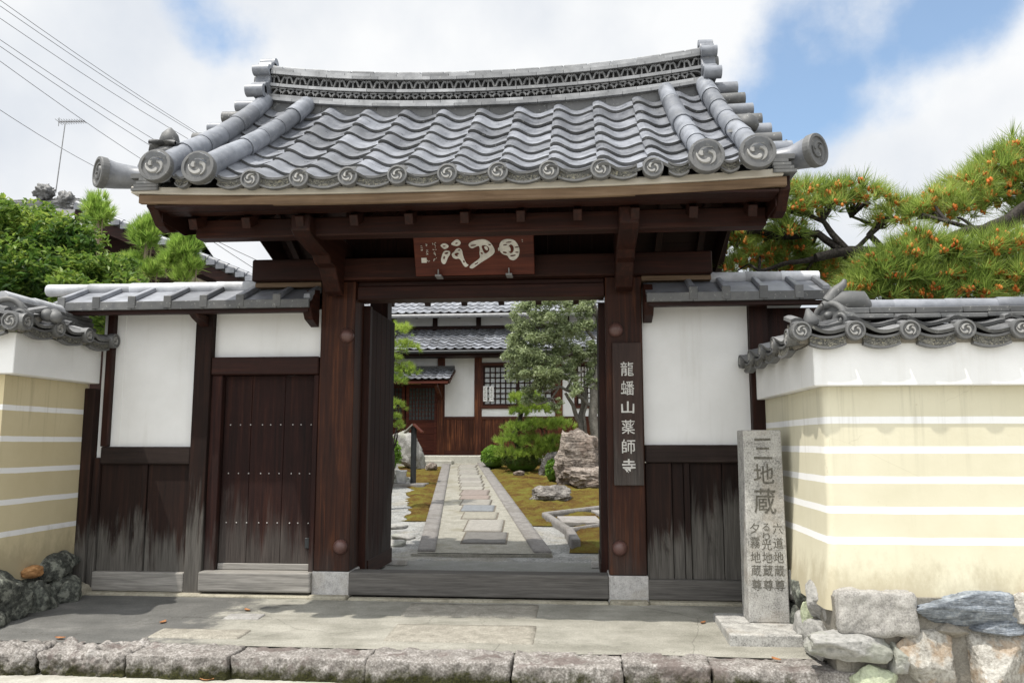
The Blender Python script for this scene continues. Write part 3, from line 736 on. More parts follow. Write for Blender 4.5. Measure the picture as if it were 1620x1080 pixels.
eave_strip(-1.455, -1.405, 3.428, 3.505, -2.74, 2.66).build('eave_board', wood_eave, gate, 0.004)
eave_strip(-1.478, -1.26, 3.508, 3.567, -2.80, 2.63).build('eave_strip', wood_pale, gate, 0.004)
eave_strip(2.38, 2.555, 3.425, 3.505, -2.74, 2.66).build('eave_board', wood_eave, gate, 0.004)
# bargeboards at both gables
for x0, x1 in ((-2.70, -2.615), (2.615, 2.70)):
    for s in (1, -1):
        Yf = lambda y: y if s == 1 else 1.1 - y
        top = [(-1.40, 3.60), (-1.0, 3.80), (-0.5, 4.10), (0.0, 4.45), (0.53, 4.84)]
        bot = [(0.53, 4.12), (0.0, 3.82), (-0.5, 3.55), (-0.9, 3.37), (-1.12, 3.305), (-1.24, 3.33), (-1.36, 3.44), (-1.40, 3.46)]
        MB().prism([(Yf(y), z) for y, z in top + bot], 'x', x0, x1).build('bargeboard', wood_y, gate, 0.006)


for x0, x1 in ((-2.613, -2.602), (2.602, 2.613)):
    for s in (1, -1):
        Yf = lambda y: y if s == 1 else 1.1 - y
        MB().prism([(Yf(y), z) for y, z in [(-1.3, 3.36), (-.9, 3.335), (.545, 3.80), (.545, 4.88), (-.5, 4.13), (-1.3, 3.62)]], 'x', x0, x1).build('gable_board', wood_y, gate)

# ---- tiled roof
def roof_pt(x, t, h=0.0, back=False):
    """point on the curved roof: t = 0 eave, 1 ridge; h = height off the surface"""
    y = -1.50 + 2.05 * t; z = 3.575 + 1.46 * (0.82 * t + 0.18 * t * t) + (0.17 * (abs(x + .05) / 2.45) ** 2.2) * max(t, 0) ** 1.4 + ERISE(x) * (1 - t) * 1.6
    sl = 1.46 * (0.82 + 0.36 * t) / 2.05; c = 1 / math.sqrt(1 + sl * sl)
    y -= h * sl * c; z += h * c
    return (x, 1.10 - y if back else y, z)


CR = [-2.50, -2.13] + [-1.712 + .4138 * k for k in range(9)] + [2.008, 2.40]
ROWS = 8


def pantile(mb, xa, xb, t0, t1, amp, pt, th=0.024, lift=0.034, js=0.0, n=14, edge=1):
    wd = xb - xa; vs = []
    for kt, (t, hh) in enumerate(((t0, lift), (t1, 0.0))):
        for side in (0, 1):
            for i in range(n + 1):
                u = -0.05 + 1.02 * i / n; x = xa + wd * u + js
                prof = amp * ((0.5 + 0.5 * math.cos(math.pi * min(1, max(0, (u - .05) / .50)))) ** 1.15 * (1 - .22 * max(0, (.03 - u) / .08)) if u < .55 else .50 * (0.5 - 0.5 * math.cos(math.pi * (u - .55) / .45)))
                vs.append(pt(x, t, prof + hh - (th if side else 0)))
    m_ = n + 1; fs = []
    for i in range(n):
        fs += [(i, i + 1, 2 * m_ + i + 1, 2 * m_ + i), (m_ + i, 3 * m_ + i, 3 * m_ + i + 1, m_ + i + 1)]
    fs += [(0, 2 * m_, 3 * m_, m_), (n, m_ + n, 3 * m_ + n, 2 * m_ + n)]
    k0 = len(mb.f); mb.add(vs, fs + [(i, m_ + i, m_ + i + 1, i + 1) for i in range(n)])
    for q in range(k0 + len(fs), len(mb.f)): mb.mi[q] = edge  # lower edge darker: weathering, with the shade of its down-facing side painted in


roof = None
mb = MB(); mb.smooth = False
for back in (False, True):
    for i in range(len(CR) - 1):
        for r in range(ROWS):
            t0, t1 = r / ROWS - 0.012 + rng.uniform(-.003, .003), (r + 1) / ROWS + 0.035
            j = rng.uniform(-.004, .004); lf = 0.038 + rng.uniform(-.004, .006)
            pantile(mb, CR[i], CR[i + 1], t0, t1, 0.078, lambda x, t, h: roof_pt(x, t, h, back), 0.026, lf, j)
roof = mb.build('tile_roof', [tile, tile_dark], gate)
# bedding under the tiles
mb = MB()
for back in (False, True):
    mb.grid(lambda u, v: roof_pt(-2.66 + 5.28 * u, v * 1.0, -0.03, back), 30, 12)
mb.build('roof_bedding', tile_black, roof)


def tomoe(mb, c, ax, r, deep=True, rim=0):
    """round tile end with a raised rim and three comma shapes; ax = outward axis"""
    c = Vector(c); ax = Vector(ax).normalized(); q = Vector((0, 0, 1)); q = (q - ax * q.dot(ax)).normalized(); t = q.cross(ax)
    mb.cur = rim; mb.smooth = False
    mb.lathe([(r * .99, -0.05), (r, 0.0), (r * .97, 0.012), (r * .80, 0.014), (r * .76, 0.0)], c, ax, 28)
    mb.cur = 2 if deep else 0; mb.lathe([(r * .77, -.02), (r * .765, -0.002), (0.001, -0.002)], c, ax, 28)
    mb.cur = 1
    for k in range(3):
        a0 = 2 * math.pi * k / 3 + 0.4; L_, R_, hs = [], [], 12
        for i in range(hs + 1):
            f = i / hs; a = a0 + 2.5 * f; rc = r * (0.27 + 0.30 * f); wd = r * (0.19 * (1 - f) ** 0.7 + 0.015)
            if i == 0: wd *= .45
            elif i == 1: wd *= .85
            for lst, s in ((L_, -1), (R_, 1)): lst.append(c + (q * math.cos(a) + t * math.sin(a)) * (rc + s * wd))
        n = len(L_); vs = []
        for i in range(n):
            h = ax * (0.012 if i < n - 1 else 0.003)
            vs += [L_[i] - ax * 0.004, L_[i].lerp(R_[i], .22) + h, R_[i].lerp(L_[i], .22) + h, R_[i] - ax * 0.004]
        fs = []
        for i in range(n - 1):
            a, b = 4 * i, 4 * i + 4
            for j in range(3): fs.append((a + j, a + j + 1, b + j + 1, b + j))
        fs.append((0, 3, 2, 1)); mb.smooth = False; mb.add(vs, [tuple(reversed(f)) for f in fs])
    mb.cur = 0


tomoe_lo = tile_end
tomoe_hi = tile_mat('tomoe_relief_grey', (0.19, 0.188, 0.18), (0.31, 0.305, 0.29), 0.55, 0.3)
for x in CR[2:-2]:
    mb = MB(); tomoe(mb, (x, -1.565, 3.622), (0, -1, 0.06), 0.084)
    mb.cur = 0; mb.smooth = True; mb.tube([(x, -1.52, 3.626), (x, -1.38, 3.69)], [0.080, 0.078], 14)
    mb.build('eave_disc', [tile_end, tomoe_hi, tile_black], roof)
# crescent pendants between the discs
for i in range(len(CR) - 1):
    xa, xb = CR[i] + (.125 if i in (0, 1, 10, 11) else 0.07), CR[i + 1] - (.125 if i in (0, 9, 10, 11) else 0.07)
    if i == 1: xb = CR[2] - .07
    if i == 9: xa = CR[9] + .07; xb = CR[10] - .125
    mb = MB(); n = 12; e0 = ERISE((xa + xb) / 2) * 1.4

    def strip(y, za, zb, bow):
        vs = []
        for k in range(n + 1):
            f = k / n; x = xa + (xb - xa) * f; dz = -bow * (1 - (2 * f - 1) ** 2) + e0
            vs += [(x, y, za + dz), (x, y, zb + dz), (x, y + .05, zb + dz), (x, y + .05, za + dz)]
        fs = []
        for k in range(n):
            a, b = 4 * k, 4 * k + 4; fs += [(a, b, b + 1, a + 1), (a + 1, b + 1, b + 2, a + 2), (a + 3, a, b, b + 3)[::-1]]
        fs += [(0, 1, 2, 3), (4 * n, 4 * n + 3, 4 * n + 2, 4 * n + 1)]
        mb.add(vs, fs)
    mb.cur = 0; strip(-1.545, 3.572, 3.64, .03)
    mb.cur = 1; strip(-1.556, 3.632, 3.652, .03); strip(-1.556, 3.560, 3.576, .034)
    mb.build('eave_pendant', [pendant, tile_end], roof)


def roll_line(name, pts, r, parent, mats, disc_axis=None, disc_r=None, n=14, jit=0.006):
    """a line of overlapping half-round tiles along pts"""
    mb = MB(); mb.smooth = True
    for i in range(len(pts) - 1):
        a, b = Vector(pts[i]), Vector(pts[i + 1]); d = b - a; k = rng.uniform(-jit, jit)
        mb.tube([a - d * 0.06, a + d * 0.03, b + d * 0.02], [r * 1.03 + k, r * 1.05 + k, r * 0.95 + k], n)
    if disc_axis is not None:
        a = Vector(pts[0]); ax = Vector(disc_axis).normalized(); mb.smooth = True
        mb.tube([a + ax * .02, a - (Vector(pts[0]) - Vector(pts[1])).normalized() * .18], [disc_r * .94, r * 1.04], 18)
        mb.smooth = False; tomoe(mb, a + ax * .06, ax, disc_r, rim=3)
    return mb.build(name, mats, parent)


for x, xr, dz in ((-2.50, -2.42, .07), (-2.13, -1.95, .045), (2.008, 1.93, .01), (2.40, 2.33, .03)):
    pts = []
    for k in range(7):
        t = 0.02 + k / 6 * 0.93; xx = x + (xr - x) * t
        p = Vector(roof_pt(xx, t, 0.115)); p.z += dz * (1 - t) ** 2 * .8 + (0.02 * (1 - t)); pts.append(p)
    pts[0].y -= 0.075; pts[0].z = 3.66 + dz
    roll_line('slope_roll', pts, 0.090, roof, [tile_roll, tomoe_hi, tile_dark, tile_end], (0, -1, 0.10), 0.142)
    pts = [Vector((p.x, 1.10 - p.y, p.z)) for p in pts]
    roll_line('slope_roll', pts, 0.090, roof, [tile_roll, tomoe_hi, tile_dark, tile_end], (0, 1, 0.10), 0.142)
# verge rolls that point out over the gables, and the corner rolls with round ends
for sx, xe in ((-1, -2.53), (1, 2.44)):
    for k in range(7):
        t = 0.13 + k * 0.135; x0 = xe; p = Vector(roof_pt(xe, t, 0.05)); ln = 0.33 - .10 * t
        mb = MB(); mb.smooth = True; mb.tube([p, p + Vector((sx * ln, 0, 0.012))], [0.072, 0.066], 14); mb.build('verge_roll', tile_dark if k % 2 else tile_roll, roof)
        mb = MB(); q = Vector(roof_pt(xe, t - .06, -0.01)); mb.box(min(q.x, q.x + sx * ln * .9), max(q.x, q.x + sx * ln * .9), q.y - .12, q.y + .12, q.z - .02, q.z + .02); mb.build('verge_tile', tile_dark, roof)
        for nm in ('verge_roll',):
            mb = MB(); mb.smooth = True; pb = Vector((p.x, 1.10 - p.y, p.z)); mb.tube([pb, pb + Vector((sx * ln, 0, .012))], [0.072, 0.066], 12); mb.build(nm, tile_dark, roof)
    c1 = Vector((2.90 if sx > 0 else -3.10, -1.48, 3.755)); dg = Vector((sx * .66, -.75, 0)); c0 = Vector((sx * 2.52, -1.30, 3.73))
    mb = MB(); mb.smooth = True
    mb.tube([c0, c0.lerp(c1 - dg * .1, .5) + Vector((sx * .05, .02, 0)), c1 - dg * .14, c1 - dg * .03], [0.082, 0.095, 0.114, 0.131], 20)
    mb.smooth = False; tomoe(mb, c1, dg, 0.136, rim=3); mb.build('corner_roll', [tile_hall, tile_end, tile_dark, tile_end], roof)
    mb = MB()
    for j in range(4):
        mb.box(min(sx * 2.55, sx * (2.76 - j * .02) - .03), max(sx * 2.55, sx * (2.76 - j * .02) - .03), -1.50 + j * .004, -1.15, 3.575 + j * 0.03, 3.600 + j * 0.03)
    mb.build('verge_tile', tile_dark, roof)

# ridge: courses of flat tiles, pierced courses between, capped
RZ = lambda x: 5.045 + 0.17 * (abs(x + .05) / 2.45) ** 2.2
ridge = None


def course(mb, z0, z1, hw, seg, xa=-2.42, xb=2.34, gap=0.004, ph=0.0):
    x = xa + ph * seg - (seg if ph else 0)
    while x < xb - 0.01:
        a, b = max(x, xa), min(x + seg - gap, xb)
        if b > a + .02:
            j = rng.uniform(-.002, .003); vs = []
            for xx in (a, b):
                e = RZ(xx); vs.append([(xx, .55 - hw - j, e + z0), (xx, .55 + hw + j, e + z0), (xx, .55 + hw + j, e + z1), (xx, .55 - hw - j, e + z1)])
            A, B = vs; mb.hexa([A[0], B[0], B[1], A[1], A[3], B[3], B[2], A[2]])
        x += seg
    return mb


mb = MB(); course(mb, -0.12, 0.0, 0.155, 0.62); ridge = mb.build('ridge', tile_dark, roof)
mb = MB(); course(mb, 0.0, 0.034, 0.20, 0.30); course(mb, 0.036, 0.072, 0.185, 0.30, ph=.5); mb.build('ridge_course', tile_ridge, ridge)
mb = MB(); course(mb, 0.072, 0.33, 0.085, 0.8); mb.build('ridge_core', tile_black, ridge)
mb = MB(); course(mb, 0.178, 0.212, 0.158, 0.33, ph=.4); mb.build('ridge_course', tile_ridge, ridge)
mb = MB(); course(mb, 0.322, 0.356, 0.158, 0.29, ph=.3); course(mb, 0.358, 0.390, 0.15, 0.29); mb.build('ridge_course', tile_ridge, ridge)
mb = MB(); course(mb, 0.392, 0.436, 0.115, 0.26, ph=.6); mb.build('ridge_cap', tile_ridge, ridge, 0.012)
mb = MB()                                        # row of interlaced half circles
k = 0; x = -2.36
while x < 2.30:
    for s in (-1,):
        z = RZ(x) + 0.074; pts = []
        for wd, ins in ((0.108, .0),):
            arc = [(x + wd * math.cos(a), z + 0.100 * (wd / .108) * math.sin(a)) for a in [math.pi * i / 9 for i in range(10)]]
            inn = [(x + (wd - .020) * math.cos(a), z + (0.100 * (wd / .108) - .018) * math.sin(a)) for a in [math.pi * i / 9 for i in range(10)]]
            b = len(mb.v); vs = []
            for p, q in zip(arc, inn): vs += [(p[0], .55 + s * .145, p[1]), (q[0], .55 + s * .145, q[1]), (q[0], .55 + s * .09, q[1]), (p[0], .55 + s * .09, p[1])]
            fs = []
            for i in range(9):
                a = 4 * i; fs += [(a, a + 1, a + 5, a + 4), (a + 1, a + 2, a + 6, a + 5), (a + 3, a, a + 4, a + 7)]
            mb.add(vs, fs)
    x += 0.094
mb.build('ridge_lattice', tile_end, ridge)
mb = MB(); x = -2.36                              # upper row of small open crests
while x < 2.30:
    z = RZ(x) + 0.214
    for sgn in (-1, 1):
        pts = [(x + sgn * (0.012 + 0.055 * f), .55 - .13, z + 0.085 * math.sin(math.pi * (0.25 + .75 * f)) * (1 - .15 * f) + .012) for f in [i / 6 for i in range(7)]]
        mb.tube(pts, [0.013] * 7, 6)
    mb.tube([(x, .42, z), (x, .42, z + .1)], [0.012, 0.008], 6)
    x += 0.150
mb.build('ridge_lattice', tile_end, ridge)

# scrolled ridge-end tiles
for sx, xe in ((-1, -2.40), (1, 2.32)):
    x0, x1 = (xe - .16, xe + .01) if sx < 0 else (xe - .01, xe + .14)
    b = RZ(xe); mb = MB()
    body = [(-.30, .06), (-.33, .16), (-.27, .25), (-.19, .31), (-.17, .40), (-.21, .50), (-.15, .58), (-.12, .66), (-.06, .715), (.06, .715), (.12, .66), (.15, .58), (.21, .50), (.17, .40), (.19, .31), (.27, .25), (.33, .16), (.30, .06)]
    mb.prism([(.55 + y, b - .02 + z * .74) for y, z in body], 'x', x0, x1)
    oni = mb.build('ridge_end', tile_roll, ridge, 0.015, seg=2)
    for yy, zz, r, ex in ((-.31, .10, .080, .03), (.31, .10, .080, .03), (-.18, .50, .072, .015), (.18, .50, .072, .015), (0, .70, .082, .0)):
        MB().tube([(x0 - ex * (sx < 0), .55 + yy, b + zz * .74 - .02), (x1 + ex * (sx > 0), .55 + yy, b + zz * .74 - .02)], [r * .85, r * .85], 20).build('scroll', tile_roll, oni, 0.012)
    mb = MB(); mb.smooth = True; mb.tube([((x0 if sx < 0 else x1) - .02 * sx, .55, b + .28), ((x0 if sx < 0 else x1) + .05 * sx, .55, b + .28)], [.12, .09], 18); mb.build('boss', tile_dark, oni)
# finials on the gable corners
mb = MB(); mb.smooth = True
o = at(265, 245, -1.22)
fin = thing_loc = None
mb.lathe([(0.13, -0.07), (0.15, -0.02), (0.11, 0.015), (0.06, 0.03)], (o.x, o.y, o.z + .03), (-.15, -.1, 1), 20)
for a in range(5):
    an = a * 2 * math.pi / 5 + .5; d = Vector((math.cos(an), math.sin(an), 0)); s_ = Vector((-d.y, d.x, 0)); p = Vector((o.x, o.y, o.z + .03)); vs = []
    for f, wd, up in ((0, .04, .02), (.06, .085, .045), (.13, .075, .05), (.19, .01, .025)):
        q = p + d * f; vs += [q - s_ * wd + Vector((0, 0, up)), q + Vector((0, 0, up + .022)), q + s_ * wd + Vector((0, 0, up)), q + Vector((0, 0, up - .02))]
    fs = []
    for i in range(3):
        a_, b_ = 4 * i, 4 * i + 4
        for j in range(4): fs.append((a_ + j, a_ + (j + 1) % 4, b_ + (j + 1) % 4, b_ + j))
    mb.add(vs, fs)
fin = mb.build('corner_ornament', tile_end, roof)
mb = MB(); mb.smooth = True; mb.lathe([(0.045, 0), (0.078, 0.03), (0.085, 0.075), (0.07, 0.125), (0.035, 0.165), (0.008, 0.19)], (o.x + .01, o.y, o.z + .06), (0.03, 0, 1), 20); mb.build('peach_finial', tile_dark, fin)
mb = MB(); mb.smooth = True
o = at(1190, 222, -1.12); vs = []
for i in range(9):                               # a drooping scalloped leaf
    f = i / 8; c = o + Vector((-.19 + .40 * f, -.10 * f + .02, .10 - .10 * f - .10 * f * f)); wd = .085 * math.sin(math.pi * min(1, f * .92 + .08)) ** .6 * (1 + .14 * (i % 2))
    for j in range(5):
        g = j / 4 * 2 - 1; vs.append(c + Vector((0.02 * g, wd * g, -.03 * g * g + .012 * (j % 2))))
mb.add(vs, [(5 * i + j, 5 * i + j + 1, 5 * i + j + 6, 5 * i + j + 5) for i in range(8) for j in range(4)])
mb.tube([o + Vector((-.1, .02, 0)), o + Vector((.08, -.02, -.08))], [.09, .07], 14)
p0 = o + Vector((.20, -.08, -.10)); mb.tube([p0, p0 + Vector((.05, -.01, .03)), p0 + Vector((.07, -.02, -.03)), p0 + Vector((.05, -.03, -.08))], [.03, .034, .03, .012], 10)
mb.build('corner_ornament', tile_dark, roof)
o = at(1183, 196, -.85); mb = MB(); mb.smooth = True; mb.lathe([(0.085, -.05), (0.10, 0.0), (0.07, 0.06), (0.02, 0.09)], o, (.2, -.2, 1), 18); mb.build('corner_ornament', tile_dark, roof)


# ================================================================== NAME BOARDS ON THE GATE
brd = thing('name_board', (1.455, -0.03, 1.05), 'narrow upright wooden name board with white brushed characters on the right gate post', 'name board')
MB().box(1.312, 1.592, -0.042, -0.004, 1.05, 2.41).build('board', wood_name, brd, 0.004)
for k, ch in enumerate('龍蟠山薬師寺'):
    mb = MB(); z = 2.155 - k * 0.185
    glyph(mb, ch, 1.452, -0.0422, z, 0.125, 0.135 if ch != '山' else 0.115, 0.003, 0.018 if ch in '山寺' else 0.004, 0.04, k * 3.1)
    mb.build('character', grey_paint, brd)

pq = thing('plaque', (-0.02, -0.2, 3.08), 'red brown wooden plaque with large white brushed characters hanging above the doorway', 'plaque')
PT = lambda u, v, d=0.0: Vector((-0.605 + 1.175 * u, -0.14 - 0.20 * v - d * 0.93, 3.078 + 0.44 * v - d * 0.37))   # board plane, leaning forward


def plq(u0, u1, v0, v1, d0, d1): return [PT(u0, v0, d0), PT(u1, v0, d0), PT(u1, v0, d1), PT(u0, v0, d1), PT(u0, v1, d0), PT(u1, v1, d0), PT(u1, v1, d1), PT(u0, v1, d1)]


mb = MB(); mb.hexa([PT(0, 0, 0), PT(1, 0, 0), PT(1, 0, -.035), PT(0, 0, -.035), PT(0, 1, 0), PT(1, 1, 0), PT(1, 1, -.035), PT(0, 1, -.035)]); mb.build('board', wood_red, pq, 0.005)
for u in (.20, .79):
    mb = MB(); mb.box(-0.605 + 1.175 * u - .03, -0.605 + 1.175 * u + .03, -0.22, -0.076, 3.058, 3.076); mb.smooth = True
    mb.tube([(-0.605 + 1.175 * u, -0.20, 3.066), (-0.605 + 1.175 * u, -0.21, 3.13)], [.009, .006], 8); mb.build('hook', metal_grey, pq)


def brush(mb, pts, d, step=3):
    """a brushed stroke outline (board units), smoothed and given 3 mm of relief"""
    q = [((x - 140) / 1355, (690 - y) / 555) for x, y in pts]
    for _ in range(2):                                # Chaikin smoothing
        r = []
        for i in range(len(q)):
            a, b = q[i], q[(i + 1) % len(q)]; r += [(a[0] * .75 + b[0] * .25, a[1] * .75 + b[1] * .25), (a[0] * .25 + b[0] * .75, a[1] * .25 + b[1] * .75)]
        q = r
    n = len(q); mb.add([PT(u, v, d) for u, v in q] + [PT(u, v, d - .003) for u, v in q], [tuple(range(n)), ] + [(i, n + i, n + (i + 1) % n, (i + 1) % n) for i in range(n)])


ch1 = [[(1115, 330), (1150, 295), (1210, 285), (1270, 295), (1310, 335), (1335, 400), (1330, 450), (1318, 490), (1270, 530), (1228, 522), (1205, 495), (1195, 470), (1150, 460), (1115, 430), (1105, 380)], [(1090, 400), (1100, 372), (1110, 400), (1104, 425)]]
ch1h = [[(1205, 410), (1215, 360), (1240, 345), (1265, 365), (1272, 405), (1255, 440), (1225, 450)], [(1150, 350), (1195, 342), (1200, 352), (1155, 362)], [(1180, 322), (1245, 315), (1248, 326), (1185, 332)], [(1280, 375), (1325, 372), (1325, 384), (1282, 388)], [(1140, 425), (1190, 430), (1190, 448), (1150, 446)], [(1285, 430), (1325, 432), (1318, 446), (1285, 442)], [(1225, 470), (1290, 462), (1290, 476), (1230, 486)]]
ch1w = [[(1205, 385), (1222, 365), (1236, 400), (1230, 432), (1210, 420)]]
ch2 = [[(760, 335), (800, 305), (870, 288), (940, 282), (1000, 310), (1040, 365), (1058, 415), (1045, 450), (990, 490), (930, 525), (870, 560), (800, 612), (770, 610), (757, 592), (790, 560), (850, 520), (890, 490), (880, 440), (890, 390), (880, 352), (840, 368), (800, 388), (770, 368)]]
ch2h = [[(905, 352), (960, 350), (998, 385), (992, 420), (945, 452), (918, 400)], [(782, 345), (850, 340), (848, 352), (790, 360)], [(820, 560), (860, 540), (866, 550), (826, 572)], [(985, 335), (1018, 345), (1014, 356), (988, 350)], [(895, 425), (925, 440), (915, 452), (895, 445)]]
ch2w = [[(935, 365), (965, 358), (985, 395), (970, 412), (948, 395)]]
ch3 = [[(440, 340), (490, 313), (542, 345), (530, 372), (490, 390), (460, 365)], [(556, 332), (600, 295), (640, 272), (682, 310), (665, 345), (620, 358)], [(470, 420), (500, 398), (553, 408), (548, 450), (522, 480), (505, 520), (482, 562), (448, 545), (440, 500), (455, 460)], [(563, 440), (600, 415), (620, 385), (655, 373), (688, 400), (692, 450), (708, 510), (732, 560), (758, 568), (720, 600), (690, 570), (665, 510), (640, 492), (610, 502), (575, 482)]]
ch3h = [[(480, 430), (520, 418), (535, 430), (500, 446)], [(470, 470), (490, 462), (485, 500), (468, 495)], [(595, 440), (635, 425), (655, 440), (625, 458), (645, 470), (610, 468)], [(640, 395), (665, 392), (668, 405), (645, 408)], [(690, 520), (706, 515), (712, 540), (698, 545)], [(610, 320), (640, 312), (645, 324), (620, 332)], [(470, 345), (505, 345), (500, 358), (478, 360)]]
for pos_, holes, ins in ((ch1, ch1h, ch1w), (ch2, ch2h, ch2w), (ch3, ch3h, [])):
    mb = MB()
    for p in pos_: mb.cur = 0; brush(mb, p, .004)
    for p in holes: mb.cur = 1; brush(mb, p, .0062)
    for p in ins: mb.cur = 0; brush(mb, p, .0084)
    mb.build('character', [white_paint, wood_red], pq)
mb = MB(); sr = random.Random(5)
for cx, ys, s in ((375, (325, 375, 430, 500), 34), (295, (335, 400, 440, 515), 26), (228, (350, 385), 30), (1365, (295, 320), 14)):
    for y in ys:
        for _ in range(4):                            # small illegible brush marks
            a = sr.uniform(0, 6.3); l = sr.uniform(.4, 1) * s; x0, y0 = cx + sr.uniform(-.5, .5) * s, y + sr.uniform(-.5, .5) * s; dx, dy = math.cos(a) * l * .5, math.sin(a) * l * .5; wd = s * .13
            brush(mb, [(x0 - dx, y0 - dy), (x0 - dy / l * wd * 2, y0 + dx / l * wd * 2), (x0 + dx, y0 + dy), (x0 + dy / l * wd * 2, y0 - dx / l * wd * 2)], .004 + _ * .0004)
brush(mb, [(218, 480), (218, 480), (278, 480), (278, 480), (278, 536), (278, 536), (218, 536), (218, 536)], .004)
mb.build('signature', white_paint, pq)


# ================================================================== SIDE WINGS
def flat_roof(parent, xa, xb, za, y_eave, y_ridge, z_eave, z_ridge, ribs, hip=0.0, cap=(0, 0), cap_mat=None):
    P = lambda x, f, h=0.0: (x, y_eave + (y_ridge - y_eave) * f, z_eave + (z_ridge - z_eave) * f + h)
    mb = MB()
    edges = [xa] + ribs + [xb]
    for i in range(len(edges) - 1):
        a, b = edges[i], edges[i + 1] - .004; e = rng.uniform(-.002, .002)
        mb.hexa([P(a, 0, e - .03), P(b, 0, e - .03), P(b, 1, e - .03), P(a, 1, e - .03), P(a, 0, e), P(b, 0, e), P(b, 1, e), P(a, 1, e)])
    rf = mb.build('roof', tile_hall, parent)
    mb = MB()
    for x in ribs + [xb - .03]:
        mb.hexa([P(x - .035, -0.01, .002), P(x + .035, -0.01, .002), P(x + .03, 1, .002), P(x - .03, 1, .002), P(x - .028, -0.01, .052), P(x + .028, -0.01, .052), P(x + .02, 1, .048), P(x - .02, 1, .048)])
    mb.build('rib_tiles', tile_hall, rf, 0.006)
    mb = MB()
    for i in range(len(edges) - 1):
        a, b = edges[i], edges[i + 1] - .003; j = rng.uniform(0, .003)
        mb.box(a, b, y_eave - .016 - j, y_eave + .02, z_eave - .088, z_eave - .004)
    for x in ribs: mb.box(x - .040, x + .040, y_eave - .024, y_eave - .012, z_eave - .075, z_eave + .048)
    mb.build('eave_tiles', tile_dark, rf, 0.004)
    MB().box(xa + .02, xb - .02, y_eave + .02, y_eave + .10, z_eave - .125, z_eave - .09).build('eave_board', wood_x, rf)
    MB().hexa([(xa + .02, y_eave + .10, z_eave - .115), (xb - .02, y_eave + .10, z_eave - .115), (xb - .02, y_ridge + .5, z_ridge - .10), (xa + .02, y_ridge + .5, z_ridge - .10),
               (xa + .02, y_eave + .10, z_eave - .095), (xb - .02, y_eave + .10, z_eave - .095), (xb - .02, y_ridge + .5, z_ridge - .08), (xa + .02, y_ridge + .5, z_ridge - .08)]).build('soffit', wood_x, rf)
    # back slope
    MB().hexa([(xa, y_ridge, z_ridge - .03), (xb, y_ridge, z_ridge - .03), (xb, y_ridge + .6, z_eave), (xa, y_ridge + .6, z_eave), (xa, y_ridge, z_ridge), (xb, y_ridge, z_ridge), (xb, y_ridge + .6, z_eave + .03), (xa, y_ridge + .6, z_eave + .03)]).build('rear_slope', tile_hall, rf)
    n = max(3, int(abs(cap[1] - cap[0]) / .41)); mb = MB(); mb.smooth = True; ln = (cap[1] - cap[0]) / n
    for i in range(n):
        a = cap[0] + i * ln
        mb.tube([(a, y_ridge, z_ridge + .02), (a + ln * .03, y_ridge, z_ridge + .02), (a + ln * 1.05, y_ridge, z_ridge + .02)], [.062, .066, .060], 16)
    mb.build('ridge_cap', cap_mat or tile_white, rf)
    return rf


wl = thing('gate_side_wall', (-2.73, 0.1, 0), 'white plastered side wall left of the gate, with a dark wicket door and plank dado', 'side wall')
MB().box(-3.935, -3.86, 0.02, 0.16, -0.02, 1.30).box(-4.05, -3.937, -.02, 0.12, -0.03, 2.0).build('post', wood_wall, wl, 0.008)
MB().box(-3.858, -3.70, 0.07, 0.16, 1.41, 2.80).box(-3.70, -2.905, 0.075, 0.165, 1.41, 2.80).build('plaster_panel', plaster, wl)
MB().box(-3.86, -3.79, 0.0, 0.07, 1.412, 2.80).build('corner_post', wood_v, wl, 0.006)
MB().box(-2.905, -2.73, -0.01, 0.16, -0.02, 2.82).build('post', wood_wall, wl, 0.01, seg=2)
MB().box(-3.93, -3.86, 0.07, 0.15, 1.3, 2.8).build('plaster_strip', plaster, wl)
MB().box(-3.858, -2.907, 0.01, 0.12, 1.235, 1.41).build('dado_rail', wood_rail, wl, 0.012)
mb = MB(); xs = [-3.858, -3.42, -3.36, -2.907]
for i in range(3): mb.box(xs[i] + .003, xs[i + 1] - .003, 0.055 - .02 * (i == 1), 0.09, 0.18, 1.234)
mb.build('dado_planks', wood_wall, wl, 0.004)
MB().box(-3.858, -2.907, 0.0915, 0.12, 0.17, 1.234).build('dado_backing', wood_v, wl)
MB().box(-2.615, -1.664, 0.131, 0.15, 0.2, 2.13).build('door_backing', wood_v, wl)
MB().box(-3.855, -2.907, -0.012, 0.12, 0.0, 0.182).build('sill', wood_sill, wl, 0.012, seg=2)
MB().box(-2.728, -1.612, 0.075, 0.165, 2.312, 2.80).build('plaster_panel', plaster, wl)
MB().box(-2.728, -1.612, 0.0, 0.14, 2.13, 2.31).build('door_lintel', wood_x, wl, 0.01)
MB().box(-2.728, -2.615, 0.03, 0.14, 0.20, 2.128).build('door_jamb', wood_door, wl, 0.006)
MB().box(-1.665, -1.612, 0.03, 0.14, 0.20, 2.128).build('door_jamb', wood_door, wl, 0.006)
MB().box(-2.73, -1.605, -0.07, 0.14, 0.018, 0.205).build('door_threshold', wood_sill, wl, 0.016, seg=2)
mb = MB(); xs = [-2.61, -2.325, -1.98, -1.668]
for i in range(3): mb.box(xs[i] + .002, xs[i + 1] - .002, 0.098, 0.13, 0.27, 2.125)
mb.cur = 1; mb.smooth = True
for z in (0.66, 1.145, 1.63):
    for i in range(9): mb.lathe([(0.0085, 0), (0.007, .005), (0.001, .008)], (-2.54 + i * .105 + (.02 if i in (3, 6) else 0), 0.098, z), (0, -1, 0), 8)
wd_ = mb.build('wicket_door', [wood_door, nail_m], wl, 0.003)
MB().box(-2.608, -1.67, 0.082, 0.13, 0.207, 0.268).build('bottom_rail', wood_sill, wd_, 0.006)
